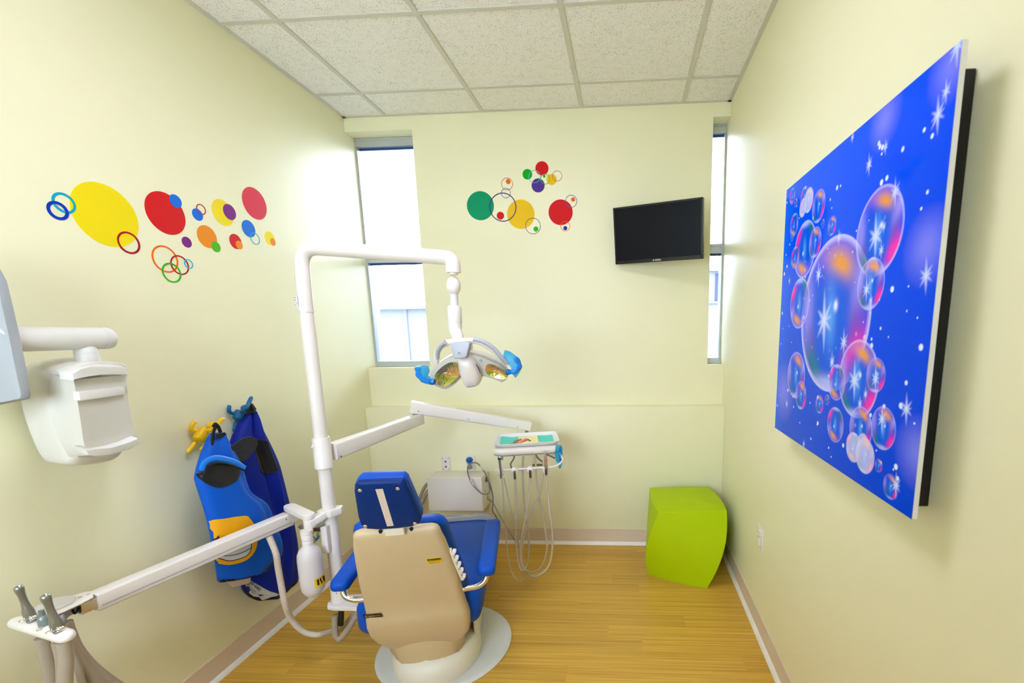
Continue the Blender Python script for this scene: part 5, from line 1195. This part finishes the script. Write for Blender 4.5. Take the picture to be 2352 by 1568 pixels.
def patch(nm, bv, pts, off, m, parent, rnd=4, cuts=3):
    P = smooth_path([Vector(p) for p in pts], rnd, True) if rnd else [Vector(p) for p in pts]
    b = bm_new(); c = sum(P, Vector())/len(P); K = 18
    for i, p in enumerate(P):           # keep the outline on the part of the cloth that faces the room
        for _ in range(14):
            r = bv.ray_cast(Vector((.6, p.y, p.z)), Vector((-1, 0, 0)))
            if r[0] is not None and abs(r[1].x) > .42: break
            p = p+(Vector((p.x, c.y, p.z))-p)*.07
        P[i] = p
    rg = [[c+(p-c)*(1-i/K) for p in P] for i in range(K)]
    V = [[b.verts.new(hit(bv, p, off)) for p in r] for r in rg]; cv = b.verts.new(hit(bv, c, off)); n_ = len(P)
    for i in range(K-1):
        for j in range(n_): b.faces.new((V[i][j], V[i][(j+1) % n_], V[i+1][(j+1) % n_], V[i+1][j]))
    for j in range(n_): b.faces.new((V[-1][j], V[-1][(j+1) % n_], cv))
    bmesh.ops.recalc_face_normals(b, faces=b.faces)
    return obj(nm, b, m, parent, sharp=80)
def piping(nm, bv, pts, r, m, parent, off=.001, closed=False, flat=1.0):
    P = [hit(bv, p, off) for p in smooth_path([Vector(p) for p in pts], 6, closed)]
    b = bm_new(); tube(b, P, r, 8, 0, closed=closed, flat=flat); return obj(nm, b, m, parent, sharp=80)
# dark royal blue apron, behind
dv = thing('lead_apron', 'dark royal blue protective apron with black edging on the blue hook', 'apron', (.05, -1.0, .20), 'protective aprons')
Lr = [(0.06,-1.004,1.1074),(0.06,-1.0247,1.082),(0.06,-1.0656,1.0389),(0.06,-1.1,0.9895),(0.06,-1.115,0.9039),(0.06,-1.1162,0.8134),(0.06,-1.115,0.714),(0.06,-1.1138,0.6128),(0.06,-1.1197,0.5134),(0.06,-1.1418,0.4222),(0.06,-1.1565,0.3686),(0.06,-1.1481,0.3287),(0.06,-1.1172,0.2796),(0.06,-1.0786,0.2418)]
Rr = [(0.06,-0.9673,1.1119),(0.06,-0.9524,1.0708),(0.06,-0.9285,1.0007),(0.06,-0.9076,0.9467),(0.06,-0.8742,0.8446),(0.06,-0.8538,0.7203),(0.06,-0.8378,0.6012),(0.06,-0.8241,0.4794),(0.06,-0.8215,0.3599),(0.06,-0.8404,0.2584),(0.06,-0.8547,0.2009),(0.06,-0.9142,0.1949),(0.06,-0.9673,0.1931),(0.06,-1.0067,0.2045)]
body, bvd = garment('body', rowsmooth(list(zip(Lr, Rr))), .052, lambda v: .02+.035*min(1, v*3), M_VEST2, dv, .004, 1, 26, .030, ((-.024, .42, .30, .07), (.016, .62, .10, .10), (-.014, .80, -.05, .07)))
patch('armhole', bvd, [(0.1,-1.0275,0.9919),(0.1,-0.9902,0.9732),(0.1,-0.9623,0.9401),(0.1,-0.9428,0.8932),(0.1,-0.9397,0.8503),(0.1,-0.9639,0.8228),(0.1,-1.0033,0.8273),(0.1,-1.0243,0.8491),(0.1,-1.0307,0.8916),(0.1,-1.031,0.9451)], .0016, M_LINER, dv)
piping('binding', bvd, [(0.1,-1.0299,0.9965),(0.1,-0.9879,0.9767),(0.1,-0.9571,0.9401),(0.1,-0.9377,0.8918),(0.1,-0.9378,0.8462),(0.1,-0.9648,0.8175),(0.1,-1.0095,0.8253),(0.1,-1.0287,0.8472)], .0034, M_TRIM, dv)
piping('binding', bvd, [(0.09,-1.1846,0.3828),(0.09,-1.1763,0.3434),(0.09,-1.1489,0.3004),(0.09,-1.1108,0.2639),(0.09,-1.06,0.2393),(0.09,-1.0093,0.2234),(0.09,-0.9584,0.2205),(0.09,-0.8931,0.2228)], .0052, M_TRIM, dv, .0)
lbl = patch('label_panel', bvd, [(0.1,-1.1479,0.3953),(0.1,-1.1364,0.3712),(0.1,-1.111,0.3313),(0.1,-1.0772,0.2854),(0.1,-1.0341,0.2422),(0.1,-1.0741,0.2543),(0.1,-1.1206,0.2769),(0.1,-1.1583,0.3136),(0.1,-1.1777,0.3493),(0.1,-1.1854,0.3834),(0.1,-1.1764,0.4087)], .0036, mat('greige_label', (206, 202, 186), .6), dv, 2)
def wrap_text(s, p0, p1, up, size, m, parent, bv, bold=0.0):
    p0, p1 = Vector(p0), Vector(p1); M = basis(p0.lerp(p1, .5), p1-p0, up)
    o = text('lettering', s, size, M, m, parent, bold=bold, extr=.0001)
    w = WL[o.name]
    for v in o.data.vertices:
        q = hit(bv, Vector(v.co)+w, .0046); v.co = q-w
    return o
ta, tb, tc_, td = [(0.1,-1.1534,0.3951),(0.1,-1.1084,0.2991),(0.1,-1.1692,0.3976),(0.1,-1.119,0.2858)]
wrap_text('MAXI-GARD', ta, tb, (Vector(ta)-Vector(tc_)), .0145, mat('navy_ink', (40, 34, 70), .6), dv, bvd, .0004)
wrap_text('HENRY SCHEIN', tc_, td, (Vector(ta)-Vector(tc_)), .0115, mat('grey_ink', (120, 118, 120), .6), dv, bvd, .0001)
b = bm_new(); tube(b, [(0.085,-1.0331,1.1063),(0.085,-1.0223,1.1367),(0.085,-1.0098,1.1508),(0.085,-0.9972,1.1323),(0.085,-0.9946,1.1155)], .006, 8, 5, flat=.5); obj('hanging_loop', b, M_TRIM, dv)
b = bm_new(); prism(b, [(0.07,-1.0144,1.1451),(0.07,-0.9889,1.1474),(0.07,-0.9729,1.1196),(0.07,-0.9846,1.1038),(0.07,-1.0159,1.1051),(0.07,-1.0248,1.121)], (.012, 0, 0), .002, 1); obj('neck_binding', b, M_TRIM, dv)
# bright blue child apron, in front
lv = thing('lead_apron', 'bright blue child size apron with yellow mouth patch on the yellow hook', 'apron', (.13, -1.15, .31), 'protective aprons')
Lr = [(0.145,-1.2548,1.0733),(0.145,-1.2789,1.0577),(0.145,-1.3022,1.0304),(0.145,-1.3324,0.9877),(0.145,-1.3594,0.934),(0.145,-1.3613,0.9064),(0.145,-1.355,0.8585),(0.145,-1.3502,0.8104),(0.145,-1.3454,0.7617),(0.145,-1.3428,0.7132),(0.145,-1.3409,0.6526),(0.145,-1.3402,0.5918),(0.145,-1.3399,0.5427),(0.145,-1.3397,0.492)]
Rr = [(0.145,-1.2181,1.0677),(0.145,-1.2049,1.0359),(0.145,-1.1961,1.0083),(0.145,-1.1683,0.9391),(0.145,-1.156,0.8725),(0.145,-1.154,0.8336),(0.145,-1.1369,0.781),(0.145,-1.0748,0.7173),(0.145,-1.0503,0.6677),(0.145,-1.0419,0.6086),(0.145,-1.0135,0.5104),(0.145,-1.0235,0.4435),(0.145,-1.0654,0.4258),(0.145,-1.1183,0.413)]
bodyl, bvl = garment('body', rowsmooth(list(zip(Lr, Rr))), .138, lambda v: .012+.030*min(1, v*2.5), M_VEST, lv, .003, 2, 26, .03, ((.010, .62, .05, .16), (-.008, .80, .0, .06)))
opn = patch('neck_opening', bvl, [(0.17,-1.3565,0.9433),(0.17,-1.3417,0.96),(0.17,-1.3103,0.9651),(0.17,-1.2714,0.9561),(0.17,-1.223,0.9275),(0.17,-1.1952,0.9028),(0.17,-1.2379,0.8814),(0.17,-1.2798,0.8708),(0.17,-1.3169,0.8775),(0.17,-1.3437,0.9003),(0.17,-1.3555,0.9215)], .0026, M_LINER, lv)
b = bm_new(); cb_ = [Vector(p) for p in [(0.178,-1.3705,0.9568),(0.178,-1.3591,0.9789),(0.178,-1.3337,0.9881),(0.178,-1.3006,0.9841),(0.178,-1.253,0.9613),(0.178,-1.2166,0.9365),(0.178,-1.1891,0.9083)]]
tube(b, cb_, .0125, 10, 5, flat=.35); lab(obj('collar', b, mat('collar_blue', (0, 128, 236), .45), lv, sharp=70), 'light blue collar band')
b = bm_new(); tube(b, [Vector(p) for p in [(0.181,-1.3683,0.9405),(0.181,-1.3566,0.9602),(0.181,-1.3347,0.9692),(0.181,-1.3006,0.9668),(0.181,-1.2586,0.9481),(0.181,-1.2223,0.9237),(0.181,-1.1925,0.9007)]], .004, 8, 5); obj('binding', b, M_TRIM, lv)
piping('binding', bvl, [(0.17,-1.3567,0.9422),(0.17,-1.3557,0.9204),(0.17,-1.3428,0.8983),(0.17,-1.316,0.8755),(0.17,-1.28,0.8696),(0.17,-1.2381,0.8803)], .0034, M_TRIM, lv, .002)
b = bm_new(); fl_ = [Vector(p) for p in [(0.15,-1.2561,0.9864),(0.15,-1.2073,1.0076),(0.15,-1.1476,1.0279),(0.15,-1.1075,1.0256),(0.15,-1.0781,1.0057),(0.15,-1.0758,0.9832),(0.15,-1.1019,0.958),(0.15,-1.1381,0.9365),(0.15,-1.1653,0.927),(0.15,-1.2027,0.9554),(0.15,-1.2398,0.9752)]]
prism(b, fl_, (.006, 0, 0), .002, 1); lab(obj('strap_flap', b, mat('black_hook_tape', (38, 38, 40), .8, var=.25, vscale=90), lv), 'black fastening flap')
piping('binding', bvl, [(0.16,-1.1773,0.8908),(0.16,-1.1748,0.8473),(0.16,-1.1616,0.8045),(0.16,-1.1308,0.7638),(0.16,-1.0953,0.7322),(0.16,-1.0737,0.7014),(0.16,-1.0635,0.6597)], .0036, M_TRIM, lv, -.004)
piping('binding', bvl, [(0.17,-1.364,0.507),(0.17,-1.3268,0.4885),(0.17,-1.2757,0.4671),(0.17,-1.2142,0.4428),(0.17,-1.1692,0.4343),(0.17,-1.1373,0.4325),(0.17,-1.0975,0.4409)], .0044, M_TRIM, lv, .0)
b = bm_new(); tube(b, [(0.15,-1.2599,1.1005),(0.15,-1.2737,1.0748),(0.15,-1.2841,1.0371),(0.15,-1.2981,1.0064),(0.15,-1.3096,0.9896)], .0048, 8, 5, flat=1.3); obj('strap', b, M_TRIM, lv)
b = bm_new(); tube(b, [(0.15,-1.2677,1.1022),(0.15,-1.2581,1.1105),(0.15,-1.2476,1.0978),(0.15,-1.241,1.073)], .005, 8, 5, flat=1.4); obj('hanging_loop', b, M_TRIM, lv)
b = bm_new(); prism(b, [(0.158,-1.2731,1.0735),(0.158,-1.2347,1.0727),(0.158,-1.2257,1.06),(0.158,-1.2474,1.0558),(0.158,-1.2747,1.0532)], (.004, 0, 0), .001, 1); obj('neck_binding', b, M_TRIM, lv)
yp = patch('mouth_patch', bvl, [(0.17,-1.3437,0.7459),(0.17,-1.3089,0.7412),(0.17,-1.2578,0.7287),(0.17,-1.2209,0.7153),(0.17,-1.2082,0.6971),(0.17,-1.1913,0.6594),(0.17,-1.1846,0.6206),(0.17,-1.192,0.5784),(0.17,-1.2104,0.5499),(0.17,-1.2482,0.535),(0.17,-1.3037,0.5439),(0.17,-1.3364,0.5657),(0.17,-1.3474,0.5948),(0.17,-1.3484,0.6507),(0.17,-1.3482,0.6983)], .0042, M_YPATCH, lv, 3)
lab(yp, 'yellow patch with a pale rounded shape')
patch('pale_shape', bvl, [(0.17,-1.3426,0.6297),(0.17,-1.2777,0.6151),(0.17,-1.2203,0.599),(0.17,-1.2268,0.5701),(0.17,-1.2475,0.5552),(0.17,-1.281,0.5566),(0.17,-1.3132,0.5665),(0.17,-1.3331,0.5846),(0.17,-1.3441,0.6063)], .0056, M_PALE, lv, 3)
piping('dark_line', bvl, [(0.17,-1.3399,0.6011),(0.17,-1.3035,0.5836),(0.17,-1.2638,0.5753),(0.17,-1.2258,0.576)], .0013, M_TRIM, lv, .0060)
piping('dark_line', bvl, [(0.17,-1.3455,0.6131),(0.17,-1.3356,0.5885),(0.17,-1.3133,0.5659),(0.17,-1.2811,0.556),(0.17,-1.2462,0.5545),(0.17,-1.2262,0.5698),(0.17,-1.2207,0.5928)], .0015, M_TRIM, lv, .0060)
patch('dark_mark', bvl, [(0.17,-1.3497,0.6901),(0.17,-1.3356,0.6695),(0.17,-1.3307,0.6538),(0.17,-1.3537,0.6742)], .0054, M_TRIM, lv, 0)
b = bm_new(); prism(b, [(0.142,-1.3162,0.4804),(0.142,-1.1995,0.4257),(0.142,-1.216,0.4088),(0.142,-1.29,0.4367)], (.002, 0, 0)); tgc = lab(obj('care_tag', b, M_TAG, lv), 'cream care tag below the hem')
# figure shaped hooks
def hook(label, m, x, head, hr, torso, limbs):
    t = thing('coat_hook', label, 'hook', (0.0, head[1], head[2]-.05), 'figure shaped coat hooks')
    b = bm_new(); ellipsoid(b, Vector(head)+Vector((.016, 0, 0)), hr*.85, hr, hr*.85, None, 20, 14); obj('head', b, m, t, sharp=80)
    b = bm_new(); tube(b, torso, .0195, 14, 6, rfun=lambda u: .62+.5*math.sin(PI*(.25+.6*u))); obj('torso', b, m, t, sharp=80)
    for nm, l in limbs:
        b = bm_new(); P = smooth_path([Vector(q) for q in l], 5); r = .0082
        tube(b, P, r, 12, 0, rfun=lambda u: min(1, .55+6*min(u, 1-u))); obj(nm, b, m, t, sharp=80)
hook('yellow figure shaped coat hook on the left wall, the lower left one', M_YHOOK, .03, (0.034,-1.1717,1.0857), .0200, [(0.03,-1.1852,1.0736),(0.03,-1.2034,1.0573),(0.03,-1.2243,1.0384)],
     (('arm', [(0.02,-1.196,1.07),(0.02,-1.2203,1.0744),(0.02,-1.2308,1.085),(0.02,-1.223,1.1016),(0.02,-1.2064,1.1117)]), ('arm', [(0.035,-1.1829,1.0688)]+[(0.1,-1.2169,1.0794),(0.1,-1.1935,1.1011),(0.1,-1.1641,1.1161)]), ('leg', [(0.02,-1.2161,1.0346),(0.02,-1.2401,1.0139),(0.02,-1.2623,0.9974)]), ('leg', [(0.03,-1.2216,1.0359),(0.03,-1.1915,1.0266),(0.03,-1.1948,1.0079),(0.03,-1.2179,0.996)])))
hook('slate blue figure shaped coat hook on the left wall, the upper right one', M_BHOOK, .03, (0.034,-0.9992,1.1284), .0180, [(0.03,-1.0034,1.114),(0.03,-1.0153,1.0986),(0.03,-1.0257,1.0823)],
     (('arm', [(0.02,-1.0083,1.1084),(0.02,-1.0375,1.1139),(0.02,-1.0499,1.1271),(0.02,-1.0436,1.1504)]), ('arm', [(0.035,-1.0079,1.1116)]+[(0.1,-1.0487,1.138),(0.1,-1.0343,1.1548),(0.1,-1.0116,1.1821)]), ('leg', [(0.02,-1.0133,1.0799),(0.02,-1.0288,1.0568),(0.02,-1.0417,1.0303)]), ('leg', [(0.03,-1.0206,1.0813),(0.03,-1.0108,1.0628),(0.03,-1.0076,1.0456)])))
